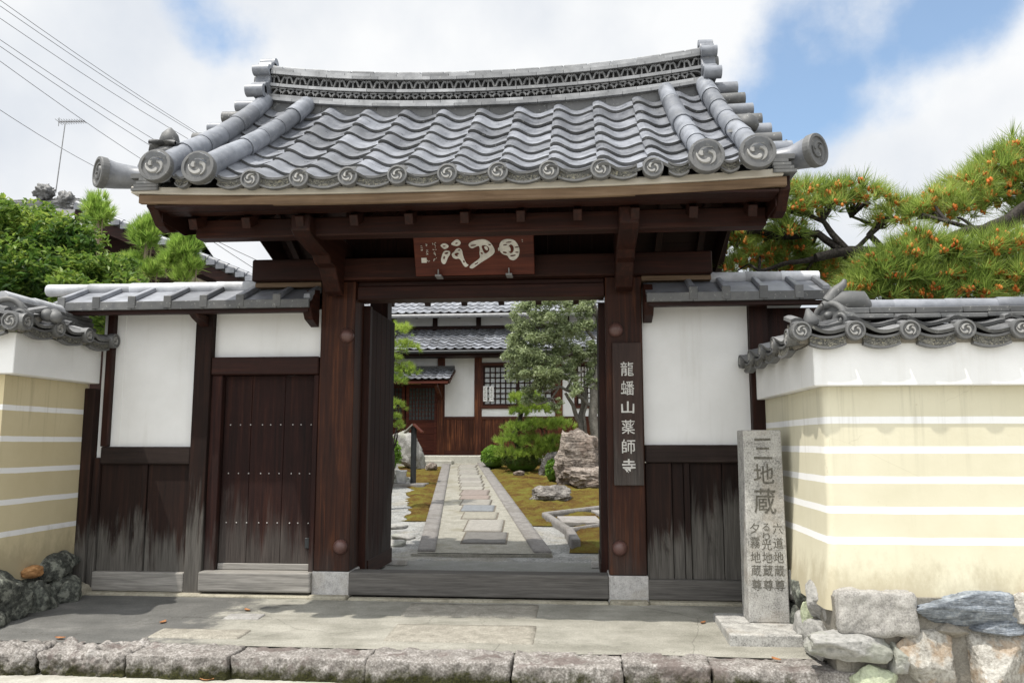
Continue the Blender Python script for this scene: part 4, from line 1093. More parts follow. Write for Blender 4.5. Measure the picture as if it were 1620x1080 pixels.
MB().box(-1.72, -1.675, 0.07, 0.097, 0.42, 0.52).build('lock_plate', metal_black, wd_, 0.004)
MB().box(-3.9, -1.61, -0.10, 0.16, -0.10, -0.004).build('footing', footing_mat, wl, 0.015)
flat_roof(wl, -4.25, -1.615, 0, -0.31, 0.12, 2.842, 3.03, [-4.2 + .045, -3.79, -3.42, -3.05, -2.68, -2.31, -1.94], cap=(-4.62, -2.30))
mb = MB(); mb.prism([(-.29, 2.755), (-.20, 2.65), (-.012, 2.60), (-.012, 2.98), (-.15, 2.96)], 'x', -1.70, -1.612).build('roof_bracket', wood_y, wl, 0.006)
MB().prism([(-.30, 2.73), (-.20, 2.68), (-.012, 2.62), (-.012, 2.73)], 'x', -2.86, -2.77).build('roof_bracket', wood_y, wl, 0.006)
MB().box(-2.30, -1.61, 0.0, .2, 3.02, 3.068).build('ridge_board', wood_eave, wl)

wr = thing('gate_side_wall', (2.1, 0.1, 0), 'white plastered side wall right of the gate, with a plank dado and no door', 'side wall')
MB().box(2.625, 2.80, -0.01, 0.16, -0.02, 2.82).build('post', wood_v, wr, 0.01, seg=2)
MB().box(1.612, 2.622, 0.075, 0.165, 1.43, 2.80).build('plaster_panel', plaster, wr)
MB().box(1.612, 2.622, 0.01, 0.12, 1.26, 1.43).build('dado_rail', wood_rail, wr, 0.012)
mb = MB(); xs = [1.612, 1.86, 1.97, 2.03, 2.33, 2.622]
for i in range(5): mb.box(xs[i] + .003, xs[i + 1] - .003, 0.055 - .02 * (i in (0, 2)), 0.09, 0.18, 1.258)
mb.build('dado_planks', wood_wall, wr, 0.004)
MB().box(1.612, 2.622, 0.0915, 0.12, 0.17, 1.258).build('dado_backing', wood_v, wr)
MB().box(1.612, 2.622, -0.012, 0.12, 0.0, 0.182).build('sill', wood_thresh, wr, 0.012, seg=2)
MB().box(1.615, 2.9, -0.10, 0.16, -0.10, -0.004).build('footing', footing_mat, wr, 0.015)
MB().box(2.805, 3.4, 0.1, 0.16, 1.6, 2.75).build('shaded_board', wood_v, wr)
flat_roof(wr, 1.63, 3.30, 0, -0.31, 0.12, 2.846, 3.035, [1.63 + .45 - .02, 2.36, 2.70, 3.02], cap=(2.28, 3.31))
MB().prism([(-.29, 2.755), (-.20, 2.65), (-.012, 2.60), (-.012, 2.98), (-.15, 2.96)], 'x', 1.612, 1.70).build('roof_bracket', wood_y, wr, 0.006)
MB().box(1.61, 2.28, 0.0, .2, 3.025, 3.07).build('ridge_board', wood_eave, wr)
for xa, xb in ((-1.62, -1.23), (-1.222, 1.245), (1.252, 1.61)):
    MB().box(xa, xb, -0.13, -0.034 if xa == -1.222 else -.016, -0.10, 0.003 - .012 * (xa == -1.222)).build('footing', footing_mat, gate, 0.014)


# ================================================================== YELLOW BOUNDARY WALLS
def scallop_roof(parent, eave, inward, xs, base_z, depth, rise, disc_r, pitch, up=Vector((0, 0, 1)), rows=2, disc=True, flip=1):
    """tiles on a low wall roof: eave(s) gives the eave point at distance s, inward = horizontal vector up the slope"""
    mb = MB()
    along = (eave(1.0) - eave(0.0)).normalized()
    sl = Vector(inward) * depth + Vector((0, 0, rise))
    nrm = along.cross(sl).normalized(); nrm = nrm if nrm.z > 0 else -nrm
    pt = lambda x, t, h: tuple(eave(x) + sl * t + nrm * h)
    for i in range(len(xs) - 1):
        for r in range(rows):
            pantile(mb, xs[i], xs[i + 1], r / rows - .03, (r + 1) / rows + .05, 0.062, pt, 0.026, 0.036 + rng.uniform(-.006, .008), rng.uniform(-.006, .006))
    rf = mb.build('roof_tiles', [tile_wall, tile_dark], parent)
    bm_ = MB(); a, b = eave(xs[0]), eave(xs[-1]); bm_.hexa([a - nrm * .06, b - nrm * .06, b + sl - nrm * .06, a + sl - nrm * .06, a - nrm * .012, b - nrm * .012, b + sl - nrm * .012, a + sl - nrm * .012]); bm_.build('bedding', mortar, rf)
    outw = -Vector(inward).normalized()
    for i in range(len(xs)):
        c = eave(xs[i]) + nrm * .022 + outw * .03
        mb = MB(); tomoe(mb, c + Vector((0, 0, .012)), outw, disc_r); mb.smooth = True; mb.tube([c - outw * .01, c - outw * .12 + sl.normalized() * .06], [disc_r * .9, disc_r * .8], 12); mb.build('eave_disc', [tile_end, tomoe_hi, tile_black], rf)
        if i == len(xs) - 1: break
        mb = MB(); n = 12; L_ = xs[i + 1] - xs[i]
        for dz0, dz1, mi, of in ((-.055, .012, 0, 0), (.004, .022, 1, .008), (-.068, -.052, 1, .008)):
            vs = []
            for k in range(n + 1):
                f = k / n; p = eave(xs[i] + .06 + (L_ - .12) * f) + outw * (.012 + of); bow = -.028 * (1 - (2 * f - 1) ** 2)
                vs += [p + Vector((0, 0, dz0 + bow)), p + Vector((0, 0, dz1 + bow)), p + Vector((0, 0, dz1 + bow)) - outw * .05, p + Vector((0, 0, dz0 + bow)) - outw * .05]
            fs = []
            for k in range(n):
                a, b = 4 * k, 4 * k + 4; fs += [(a, b, b + 1, a + 1), (a + 1, b + 1, b + 2, a + 2), (a, a + 3, b + 3, b), (a + 3, a + 2, b + 2, b + 3)]
            fs += [(0, 1, 2, 3), (4 * n, 4 * n + 3, 4 * n + 2, 4 * n + 1)]
            mb.cur = mi; mb.add(vs, fs)
        mb.build('eave_pendant', [pendant, tile_end], rf)
    return rf


def ridge_run(parent, a, b, wds, hts, seg, cap_r, mats):
    """a wall ridge: stacked flat courses and round cap tiles from a to b"""
    a, b = Vector(a), Vector(b); d = (b - a).normalized(); L_ = (b - a).length; sd = Vector((-d.y, d.x, 0)); z = 0
    mb = MB(); mb2 = MB()
    for j, (wd, ht) in enumerate(zip(wds, hts)):
        s = -(seg * .5 if j % 2 else 0)
        while s < L_:
            s0, s1 = max(s, 0), min(s + seg - .004, L_)
            if s1 > s0 + .02:
                k = rng.uniform(-.008, .008); e = rng.uniform(-.004, .004)
                p, q = a + d * s0, a + d * s1; sdk = sd * (wd + k)
                mb.hexa([p - sdk + Vector((0, 0, z + e)), q - sdk + Vector((0, 0, z + e)), q + sdk + Vector((0, 0, z + e)), p + sdk + Vector((0, 0, z + e)), p - sdk + Vector((0, 0, z + ht + e)), q - sdk + Vector((0, 0, z + ht + e)), q + sdk + Vector((0, 0, z + ht + e)), p + sdk + Vector((0, 0, z + ht + e))])
            s += seg
        z += ht + .006
    rg = mb.build('ridge', mats[0], parent, 0.005)
    n = max(2, int(L_ / .36)); mb2.smooth = True
    for i in range(n):
        p, q = a + d * (L_ * i / n), a + d * (L_ * (i + 1.04) / n); e = rng.uniform(-.004, .004); c = Vector((0, 0, z + .015 + e))
        mb2.tube([p + c, p + c + d * .02, q + c], [cap_r * .98, cap_r * 1.05, cap_r * .96], 14)
    mb2.build('ridge_cap', mats[1], rg)
    return rg


def oni_tile(parent, c, ax, s, name='ridge_end'):
    """scrolled end tile facing ax: an arch with two volutes"""
    c = Vector(c); ax = Vector(ax).normalized(); sd = Vector((0, 0, 1)).cross(ax).normalized(); up = Vector((0, 0, 1))
    mb = MB(); out_ = [(-.9, 0), (-1.0, .35), (-.85, .8), (-.5, 1.15), (0, 1.28), (.5, 1.15), (.85, .8), (1.0, .35), (.9, 0)]
    n = len(out_); vs = [c + sd * u * s + up * v * s - ax * .06 for u, v in out_] + [c + sd * u * s + up * v * s + ax * .05 for u, v in out_]
    mb.add(vs, [tuple(range(n))[::-1], tuple(range(n, 2 * n))] + [(i, (i + 1) % n, n + (i + 1) % n, n + i) for i in range(n)])
    o = mb.build(name, tile_dark, parent, 0.012, seg=2)
    mb = MB(); mb.smooth = True
    arc = [c + sd * math.cos(a) * s * .82 + up * (.42 * s + math.sin(a) * s * .78) + ax * .05 for a in [math.pi * i / 14 for i in range(15)]]
    mb.tube(arc, [.030 * s / .2] * 15, 10); mb.build('arch_moulding', tile_end, o)
    for k in (-1, 1):
        mb = MB(); q = c + sd * k * s * .72 + up * s * .30 + ax * .06; r = .44 * s
        mb.tube([q - ax * .10, q + ax * .02], [r, r], 22); mb.smooth = True
        sp = [q + ax * .024 + (sd * math.cos(k * a) + up * math.sin(a)) * (r * (.82 - .72 * i / 22)) for i, a in enumerate([-1.2 + .36 * j for j in range(23)])]
        mb.tube(sp, [.022 * s / .2] * 23, 8); mb.build('scroll', tile_dark, o)
    mb = MB(); mb.smooth = True; mb.lathe([(.18 * s, -.02), (.20 * s, .03), (.12 * s, .05), (.02 * s, .06)], c + up * .62 * s + ax * .04, ax, 18); mb.build('boss', tile_end, o)
    return o


# ---- right wall
XR, YR = 2.745, -1.83
rw = thing('boundary_wall', (3.6, YR, -0.25), 'pale yellow wall with five white lines beside the inscribed stone pillar, on a stone base', 'wall')
sec = [(-0.060 * max(0, (1.25 - z) / .95) ** 2.6, z) for z in (0.30, .36, .42, .48, .54, .6, .68, .76, .86, .96, 1.08, 1.25, 1.5, 1.852)]      # batter of the face: outward offset, height
mb = MB(); mb.smooth = True
rows_ = []
for off, z in sec:
    r_ = 0.05 - off * .5
    corner = [(XR + off + r_ - r_ * math.cos(a), YR + off + r_ - r_ * math.sin(a)) for a in [math.pi / 2 * i / 5 for i in range(6)]]
    rows_.append([(XR + off, 0.06, z)] + [(x, y, z) for x, y in corner] + [(8.0, YR + off, z)])
n = len(rows_[0]); mb.add([p for r in rows_ for p in r], [(j * n + i, j * n + i + 1, (j + 1) * n + i + 1, (j + 1) * n + i) for j in range(len(rows_) - 1) for i in range(n - 1)])
mb.add([(XR + .5, .06, .3), (XR + .5, YR + .5, .3), (8, YR + .5, .3), (XR + .5, .06, 1.852), (XR + .5, YR + .5, 1.852), (8, YR + .5, 1.852)], [(0, 3, 4, 1), (1, 4, 5, 2)])
mb.build('wall_body', yellow_right, rw)
MB().prism([(XR - .075, .02), (XR - .075, YR - .075), (8.0, YR - .075), (8.0, YR + .55), (XR + .55, YR + .55), (XR + .55, .02)], 'z', 1.853, 2.16).build('cornice', plaster, rw, 0.006)
ex = [2.575 + .372 * k for k in range(14)]
rr = scallop_roof(rw, lambda s: Vector((s, -1.945, 2.207)), (0, 1, 0), ex, 2.2, .34, .14, .069, .365, rows=2)
sy = [-0.02 - .40 * k for k in range(5)]
scallop_roof(rw, lambda s: Vector((2.565, -s, 2.185)), (1, 0, 0), [.02 + .44 * k for k in range(5)], 2.2, .42, .16, .064, .40, rows=2)
ridge_run(rw, (2.98, -1.60, 2.36), (7.8, -1.60, 2.36), [.15, .125], [.032, .045], .33, .058, [tile_dark, tile_hall])
ridge_run(rw, (3.05, -1.45, 2.33), (3.05, 0.0, 2.33), [.14, .12], [.03, .04], .33, .055, [tile_dark, tile_dark])
oni_tile(rw, (2.91, -1.63, 2.30), (-.80, -.60, 0), .155)
mb = MB(); mb.smooth = True
o = Vector((2.99, -1.62, 2.505))
mb.tube([o + Vector((-.16, -.02, -.03)), o + Vector((-.02, -.01, 0.0)), o + Vector((.13, 0, -.01)), o + Vector((.20, 0, -.05))], [.03, .085, .09, .03], 14)
mb.tube([o + Vector((-.12, -.02, .0)), o + Vector((-.07, -.03, .07)), o + Vector((.0, -.03, .13)), o + Vector((.01, -.03, .165))], [.045, .042, .028, .014], 10)
mb.build('ridge_ornament', tile_dark, rr)
mb = MB(); mb.smooth = True; mb.lathe([(.05, 0), (.062, .03), (.04, .075), (.012, .13)], (2.70, -1.80, 2.30), (-.2, 0, 1), 16); mb.build('ridge_ornament', tile_dark, rr)

# stone base of the right wall
MB().prism([(XR - .02, .06), (XR - .02, YR - .085), (8.0, YR - .085), (8.0, YR + .5), (XR + .5, YR + .5), (XR + .5, .06)], 'z', -0.3, 0.40).build('base_core', mortar, rw)


def base_stone(c, half, seed, mat, p=3.4, amp=.10, cuts=6, rot=0, freq=1.4):
    c = (c[0] - .005, c[1], c[2]) if c[0] < 2.76 else (c[0], c[1] + .075, c[2])
    vs, fs = rock(c, half, seed, p + 2.0, amp * .75, freq * 1.3, cuts + 5, 5, rot, .035); mb = MB(); mb.smooth = True; mb.add(vs, fs); return mb.build('foundation_stone', mat, rw)


vs, fs = block(2.735, 3.255, -1.985, -1.62, 0.155, 0.452, 0.035, 3, 0.012, 12, 44, 0.0, 0.022, 4.0); mb = MB(); mb.smooth = True; mb.add(vs, fs); mb.build('foundation_stone', found_granite, rw)
base_stone((3.56, -1.93, 0.325), (.315, .17, .135), 21, found_schist, 5, .10, 5, .03)
base_stone((2.80, -1.98, 0.10), (.27, .16, .115), 22, found_dark if False else rock_grey, 3, .14, 6, .1)
base_stone((3.29, -1.98, 0.015), (.24, .17, .175), 23, found_ochre, 3.5, .12, 6, -.1)
base_stone((3.77, -1.97, -0.01), (.25, .18, .20), 24, found_ochre, 4, .10, 6, .05)
base_stone((3.80, -1.96, 0.215), (.22, .15, .075), 25, found_schist, 3, .12, 5, .0)
base_stone((2.97, -2.02, -0.14), (.17, .13, .13), 26, found_lichen, 3, .12, 5, .2)
base_stone((3.13, -1.98, 0.01), (.09, .10, .10), 32, rock_grey, 3, .12, 5, .2)
base_stone((4.05, -1.95, 0.36), (.20, .15, .11), 27, found_ochre, 3, .12, 5)
base_stone((3.48, -1.95, 0.195), (.12, .12, .05), 29, mortar, 3, .12, 5)
for k in range(9): base_stone((4.45 + k * .42, -1.94, .28 - .02 * (k % 3)), (.23, .16, .15), 40 + k, [found_granite, found_ochre, found_schist][k % 3]); base_stone((4.25 + k * .43, -1.96, -.05), (.23, .17, .18), 60 + k, [found_ochre, rock_grey, found_granite][k % 3])
# side face stones
for c, h, sd, mt in (((2.74, -1.50, .33), (.10, .20, .15), 30, rock_grey), ((2.75, -1.12, .26), (.09, .16, .13), 31, found_dark), ((2.74, -.78, .27), (.09, .17, .14), 33, rock_grey), ((2.75, -.42, .25), (.08, .20, .16), 34, found_dark),
                     ((2.70, -1.62, .05), (.12, .24, .12), 35, rock_grey), ((2.72, -1.20, .02), (.10, .18, .14), 36, rock_grey), ((2.72, -.85, .03), (.09, .15, .13), 37, found_dark), ((2.73, -.50, .02), (.09, .20, .12), 38, rock_grey), ((2.73, -1.33, .17), (.07, .07, .09), 39, found_lichen), ((2.73, -.12, .15), (.08, .16, .22), 28, found_dark)):
    base_stone(c, h, sd, mt, 3, .12, 6)

# ---- left wall
XL, YL = -4.05, -1.16
lw = thing('boundary_wall', (-4.6, YL, -0.1), 'ochre yellow wall with white lines on dark mossy boulders, beside the wicket door', 'wall')
mb = MB()
mb.add([(XL, 0.03, .22), (XL, YL, .22), (-9, YL - .0, .22), (XL, .03, 2.046), (XL, YL, 2.046), (-9, YL, 2.046)], [(1, 0, 3, 4), (2, 1, 4, 5)])
mb.add([(XL - .5, .03, .22), (XL - .5, YL + .5, .22), (-9, YL + .5, .22), (XL - .5, .03, 2.046), (XL - .5, YL + .5, 2.046), (-9, YL + .5, 2.046)], [(0, 1, 4, 3), (1, 2, 5, 4)])
mb.build('wall_body', yellow_left, lw)
MB().prism([(XL + .145, .0), (XL + .145, YL - .10), (-9, YL - .10), (-9, YL + .6), (XL - .6, YL + .6), (XL - .6, .0)], 'z', 2.048, 2.41).build('cornice', plaster, lw, 0.006)
lr = scallop_roof(lw, lambda s: Vector((-3.80, s, 2.455)), (-1, 0, 0), [-1.33 + .44 * k for k in range(4)], 2.4, .40, .17, .074, .4, rows=2)
scallop_roof(lw, lambda s: Vector((-s, -1.36, 2.455)), (0, 1, 0), [3.86 + .40 * k for k in range(7)], 2.4, .40, .17, .08, .4, rows=2)
ridge_run(lw, (-4.17, -1.12, 2.60), (-4.17, .05, 2.60), [.16, .135, .12], [.03, .045, .04], .36, .062, [tile_dark, tile_white])
ridge_run(lw, (-8.8, -.96, 2.60), (-4.2, -.96, 2.60), [.16, .135], [.03, .045], .36, .06, [tile_dark, tile_dark])
oni_tile(lw, (-4.0, -1.24, 2.50), (.25, -1, 0), .165)
mb = MB(); mb.smooth = True
for q in ((-3.80, -1.02, 2.60), (-3.74, -.99, 2.585), (-3.78, -.95, 2.61)): mb.lathe([(.055, -.03), (.06, .0), (.045, .03), (.01, .04)], q, (.5, -.7, .5), 12)
mb.build('ridge_ornament', tile_dark, lr)
MB().prism([(XL - .004, .16), (XL - .004, YL + .03), (-9, YL + .03), (-9, YL + .5), (XL - .5, YL + .5), (XL - .5, .16)], 'z', -0.3, 0.32).build('base_core', found_dark, lw)


def lstone(c, half, seed, mat, p=2.6, amp=.16, rot=0, cuts=7):
    vs, fs = rock(c, half, seed, p, amp, 1.6, cuts, 4, rot, .035); mb = MB(); mb.smooth = True; mb.add(vs, fs); return mb.build('foundation_stone', mat, lw)


lstone((-3.98, -1.02, .10), (.17, .24, .26), 71, found_dark); lstone((-3.96, -.66, .03), (.15, .20, .18), 72, found_dark); lstone((-3.93, -.30, .02), (.16, .22, .17), 73, found_dark)
lstone((-4.02, -.30, .27), (.12, .24, .14), 74, found_dark); lstone((-4.0, -.68, .285), (.08, .10, .055), 75, found_orange); lstone((-3.97, -1.25, -.06), (.16, .18, .16), 76, found_dark); lstone((-3.92, -.05, -.02), (.08, .12, .10), 77, footing_mat)
for k in range(8): lstone((-4.45 - k * .5, -1.20, .05 + .05 * (k % 2)), (.28, .18, .24), 80 + k, found_dark)


# ================================================================== STONE MARKER
sm_ = thing('stone_marker', (2.43, -0.92, -0.08), 'square granite pillar with carved vertical characters on a low base slab', 'stone pillar')
zb = -0.075
MB().box(2.115, 2.735, -1.335, -0.56, zb - .03, zb + .082).build('base_slab', granite_marker, sm_, 0.012, seg=2)
FX0, FX1, FY = 2.345, 2.668, -0.93                # front face of the shaft
mb = MB(); zt, z0 = 1.555, zb + .083
mb.hexa([(FX0, FY, z0), (FX1, FY, z0), (FX1, FY + .28, z0), (FX0, FY + .28, z0), (FX0 - .0 + .004, FY + .012, zt), (FX1 - .008, FY + .012, zt), (FX1 - .008, FY + .27, zt), (FX0 + .004, FY + .27, zt)])
shaft = mb.build('shaft', granite_marker, sm_, 0.009, seg=2)
yz = lambda z: FY + .012 * (z - z0) / (zt - z0) - 0.0006
cx = (FX0 + FX1) / 2
for k, (ch, z, wd, ht) in enumerate((('三', 1.400, .15, .17), ('地', 1.195, .165, .165), ('蔵', .975, .175, .205))):
    mb = MB(); glyph(mb, ch, cx, 0, z, wd, ht, .0016, .006, .03, k * 2.3, yz); mb.build('carved_character', carve, shaft)
for col, (chars, dx) in enumerate((('六道地蔵尊', .092), ('るり光地蔵尊', .0), ('夕霧地蔵尊', -.092))):
    zs = {5: [.755, .64, .525, .418, .305], 6: [.765, .69, .625, .525, .418, .305]}[len(chars)]
    for k, (ch, z) in enumerate(zip(chars, zs)):
        mb = MB(); w_ = .078 if ch not in 'るり' else .055
        glyph(mb, ch, cx + dx, 0, z, w_, w_ * 1.12, .0014, .002, .03, k + col * 7.7, yz); mb.build('carved_character', carve, shaft)


# ================================================================== KERB AND PAVING STONES, LEAVES
kx = [-4.3, -3.56, -3.12, -3.03, -2.33, -1.56, -0.55, 0.5, 1.28, 1.89, 2.86]
kname = ['kerb stone at the far left edge beside the dark boulders', 'narrow dark kerb stone second from the left edge', None, 'knobbly purplish kerb stone with moss on its foot', 'grey pink kerb block in front of the wicket door', 'long pale kerb block in front of the left gate post', 'kerb block with green moss in front of the doorway', 'flat topped kerb block in front of the right gate post', 'short kerb block between doorway and stone pillar', 'long purplish kerb block below the stone pillar']
for i in range(len(kx) - 1):
    if kname[i] is None: continue
    x0, x1 = kx[i] + .004, kx[i + 1] - .004
    if i == 1: x1 = -3.05
    f0 = -1.93 - .03 * math.sin(i * 2.1); b0 = -1.585 - .02 * math.cos(i * 1.3)
    rough_ = .030 if i in (1, 3) else .014
    vs, fs = block(x0, x1, f0, b0, -0.33, -0.088 + .006 * math.sin(i * 3.3), 0.016 if i not in (1, 3) else .035, 5 + i, rough_, 13.0, 84, 0.0 if i != 1 else -.25, .010 if i not in (1, 3) else .035, 4.0)
    mb = MB(); mb.smooth = True; mb.add(vs, fs); tag(mb.build('kerb_stone', granite_kerb), kname[i], 'kerb stone', 'rough granite stones of the kerb')
for (x0, x1, y0, y1, sk), mt, lb in (((-.55, .622, -1.405, -.935, 0), slab_mat, 'speckled granite slab in the pavement nearest the kerb before the doorway'), ((-.588, .60, -.655, -.215, 0), slab_mat, 'speckled granite slab in the pavement just below the threshold'),
                                     ((-2.45, -1.70, -1.45, -1.20, 0), slab_mat, 'small worn slab in the grey pavement before the wicket door'), ((-2.10, -1.78, -.86, -.70, 0), slab_grey, 'small square cover set in the pavement before the wicket door')):
    vs, fs = block(x0, x1, y0, y1, -.05, 0.012, .012, 3, .003, 9, 24, 0); mb = MB(); mb.smooth = True
    mb.add([(x, y, z + apron_z(x, y)) for x, y, z in vs], fs); tag(mb.build('paving_slab', mt), lb, 'paving slab')
lv = random.Random(3)
for px, py, z, lb in ((258, 981, None, 'fallen orange leaf on the grey pavement before the wicket door'), (391, 966, None, 'fallen orange leaf on the pavement near the left gate post'), (188, 1069, -.25, 'curled orange leaf on the street under the mossy kerb stone'), (327, 1076, -.25, 'orange leaf at the bottom edge of the street'),
                      (8, 1060, -.25, 'orange leaf at the left end of the kerb'), (95, 1010, -.085, 'orange leaf on top of the knobbly kerb stone'), (1228, 1044, -.085, 'red brown leaf on the kerb below the stone pillar'), (1112, 985, None, 'reddish leaf on the pavement left of the stone pillar'), (1262, 990, -.02, 'orange leaf beside the pillar base and the wall foot')):
    d = ray(px, py); zz = z if z is not None else -.05; t = (zz - CAM[2]) / d[2]; p = Vector(CAM + d * t)
    if z is None: p.z = apron_z(p.x, p.y)
    a = lv.uniform(0, 6.3); L_ = lv.uniform(.035, .055); dx, dy = Vector((math.cos(a), math.sin(a), 0)), Vector((-math.sin(a), math.cos(a), 0)); mb = MB(); vs = []
    for f, wd in ((-1, .04), (-.5, .42), (.1, .5), (.6, .3), (1, .03)):
        q = p + dx * f * L_ + Vector((0, 0, .007 + .006 * f * f)); vs += [q - dy * wd * L_ + Vector((0, 0, .005)), q, q + dy * wd * L_ + Vector((0, 0, .006))]
    mb.add(vs, [(3 * i + j, 3 * i + j + 1, 3 * i + j + 4, 3 * i + j + 3) for i in range(4) for j in range(2)]); tag(mb.build('fallen_leaf', leaf_fallen), lb, 'leaf', 'fallen orange leaves')


# ================================================================== HALL BEHIND THE GARDEN
HY = 15.5                                        # front wall plane of the hall
tag(MB().box(-9, 6.5, 14.75, 19, 0.4, 1.09).build('hall_terrace', street_m, bevel=0.02), kind='structure')
tag(MB().box(-4.6, -2.6, 14.35, 14.74, 0.4, 0.96).build('terrace_step', street_m, bevel=0.015), kind='structure')
hall = thing('temple_hall', (-1.5, HY + 1.5, 1.09), 'white walled timber temple hall with two tiers of grey tiled roof across the garden', 'building')
posts = [(-7.4, 1), (-5.3, 1), (-3.12, 1), (-2.02, 1), (.35, 1), (2.6, 1), (5.0, 1)]
for x, _ in posts: MB().box(x - .11, x + .11, HY - .02, HY + .2, 1.085, 4.15).build('post', wood_hall, hall, .01)
MB().box(-3.1, 5.2, HY + .031, HY + .10, 1.09, 2.2).build('dado_backing', wood_hall, hall)
MB().box(-7.6, 5.4, HY + .21, HY + .3, 1.0, 4.3).build('dark_backing', wood_v, hall)  # dark sheet added behind the hall front so its gaps show dark
mb = MB(); x = -3.01
while x < 5.0:
    if abs(x + 2.02) > .12: mb.box(x, x + .172, HY + .0, HY + .03, 1.22, 2.12)
    x += .178
mb.build('dado_planks', wood_hall, hall, .004)
MB().box(-3.01, 5.0, HY - .01, HY + .06, 1.09, 1.215).build('dado_sill', wood_hallh, hall, .006)
MB().box(-3.01, 5.0, HY - .015, HY + .06, 2.125, 2.21).build('dado_rail', wood_hallh, hall, .006)
for xa, xb, za, zb in ((-3.01, -2.13, 2.21, 4.2), (-1.91, .24, 2.21, 2.44), (-1.91, .24, 3.80, 4.2), (-5.19, -3.23, 3.35, 4.2), (-7.3, -5.41, 2.2, 4.2), (.46, 2.49, 2.21, 4.2), (2.71, 4.9, 2.21, 4.2)):
    MB().box(xa, xb, HY + .02, HY + .12, za, zb).build('plaster_panel', plaster, hall)
for wx0, wx1 in ((-1.94, .24), (.80, 2.2)):
    MB().box(wx0, wx1, HY - .03, HY + .10, 3.70, 3.79).box(wx0, wx1, HY - .03, HY + .10, 2.44, 2.53).box(wx0, wx0 + .07, HY - .03, HY + .10, 2.53, 3.70).box(wx1 - .07, wx1, HY - .03, HY + .1, 2.53, 3.70).build('window_frame', wood_hallh, hall, .005)
    mid = (wx0 + wx1) / 2
    for a, b in ((wx0 + .07, mid), (mid, wx1 - .07)):
        mb = MB(); mb.cur = 1; mb.box(a + .05, b - .05, HY + .045, HY + .05, 2.58, 3.65); mb.cur = 0
        mb.box(a, a + .05, HY + .0, HY + .05, 2.53, 3.70); mb.box(b - .05, b, HY + .0, HY + .05, 2.53, 3.70); mb.box(a + .05, b - .05, HY, HY + .05, 2.53, 2.58); mb.box(a + .05, b - .05, HY, HY + .05, 3.65, 3.70)
        k = (b - a - .1) / 6
        for i in range(1, 6): mb.box(a + .05 + k * i - .017, a + .05 + k * i + .017, HY + .01, HY + .03, 2.58, 3.65)
        for i in range(1, 7): mb.box(a + .05, b - .05, HY + .014, HY + .034, 2.58 + i * .153 - .016, 2.58 + i * .153 + .016)
        mb.build('lattice_window', [wood_v, shoji_m], hall)
for x in (-1.875, -1.685):
    MB().box(x, x + .13, HY - .012, HY + .0, 2.65, 3.10).build('paper_notice', paper_m, hall)
mb = MB()
for x in (-1.81, -1.62):
    for k in range(7): mb.box(x - .02 - .012 * (k % 2), x + .025, HY - .0165, HY - .0125, 3.04 - k * .055, 3.06 - k * .055)
mb.build('notice_lettering', green_gold, hall)
# entrance doors under the small canopy
MB().box(-5.3, -3.12, HY - .02, HY + .2, 3.13, 3.34).build('door_lintel', wood_hallh, hall, .008)
for xa, xb in ((-5.2, -4.22), (-4.18, -3.235)):
    mb = MB(); mb.cur = 1; mb.box(xa + .09, xb - .09, HY + .10, HY + .105, 2.12, 3.06); mb.cur = 0
    mb.box(xa, xa + .09, HY + .06, HY + .11, 1.09, 3.13); mb.box(xb - .09, xb, HY + .06, HY + .11, 1.09, 3.13)
    for z0, z1 in ((3.06, 3.13), (2.04, 2.12), (1.09, 1.2)): mb.box(xa + .09, xb - .09, HY + .06, HY + .11, z0, z1)
    for i in range(1, 8): mb.box(xa + .09 + (xb - xa - .18) / 8 * i - .008, xa + .09 + (xb - xa - .18) / 8 * i + .008, HY + .07, HY + .098, 2.12, 3.06)
    for i in range(1, 8): mb.box(xa + .09, xb - .09, HY + .074, HY + .099, 2.12 + .117 * i - .007, 2.12 + .117 * i + .007)
    for i in range(5): mb.box(xa + .09, xb - .09, HY + .075, HY + .10, 1.205 + i * .167, 1.367 + i * .167)
    mb.build('entrance_door', [wood_red, glass_m], hall, .003)
MB().box(-4.30, -3.72, HY - .035, HY - .022, 3.17, 3.28).build('name_plate', brass_m, hall)


def tile_slope(parent, name, xa, xb, ye, ze, yr, zr, pitch, rows, amp=.05, sag=0.0):
    ye, ze, yr, zr = float(ye), float(ze), float(yr), float(zr)
    sl = Vector((0, yr - ye, zr - ze)); nrm = Vector((0, -(zr - ze), yr - ye)).normalized()
    pt = lambda x, t, h: tuple(Vector((x, ye, ze)) + sl * t + Vector((0, 0, -sag * math.sin(math.pi * min(max(t, 0), 1)))) + nrm * h)
    mb = MB(); n = int((xb - xa) / pitch)
    for i in range(n):
        for r in range(rows):
            pantile(mb, xa + i * pitch, xa + (i + 1) * pitch, r / rows - .01, (r + 1) / rows + .02, amp, pt, .02, .032 + rng.uniform(-.004, .006), rng.uniform(-.006, .006), 8)
    o = mb.build(name, [tile_hall, tile_dark], parent)
    mb = MB(); a, b = Vector((xa, ye, ze)), Vector((xa + n * pitch, ye, ze)); mb.hexa([a - nrm * .12, b - nrm * .12, b + sl - nrm * .10, a + sl - nrm * .10, a - nrm * .03, b - nrm * .03, b + sl - nrm * .03, a + sl - nrm * .03]); mb.build('roof_boards', wood_hallh, o)
    return o


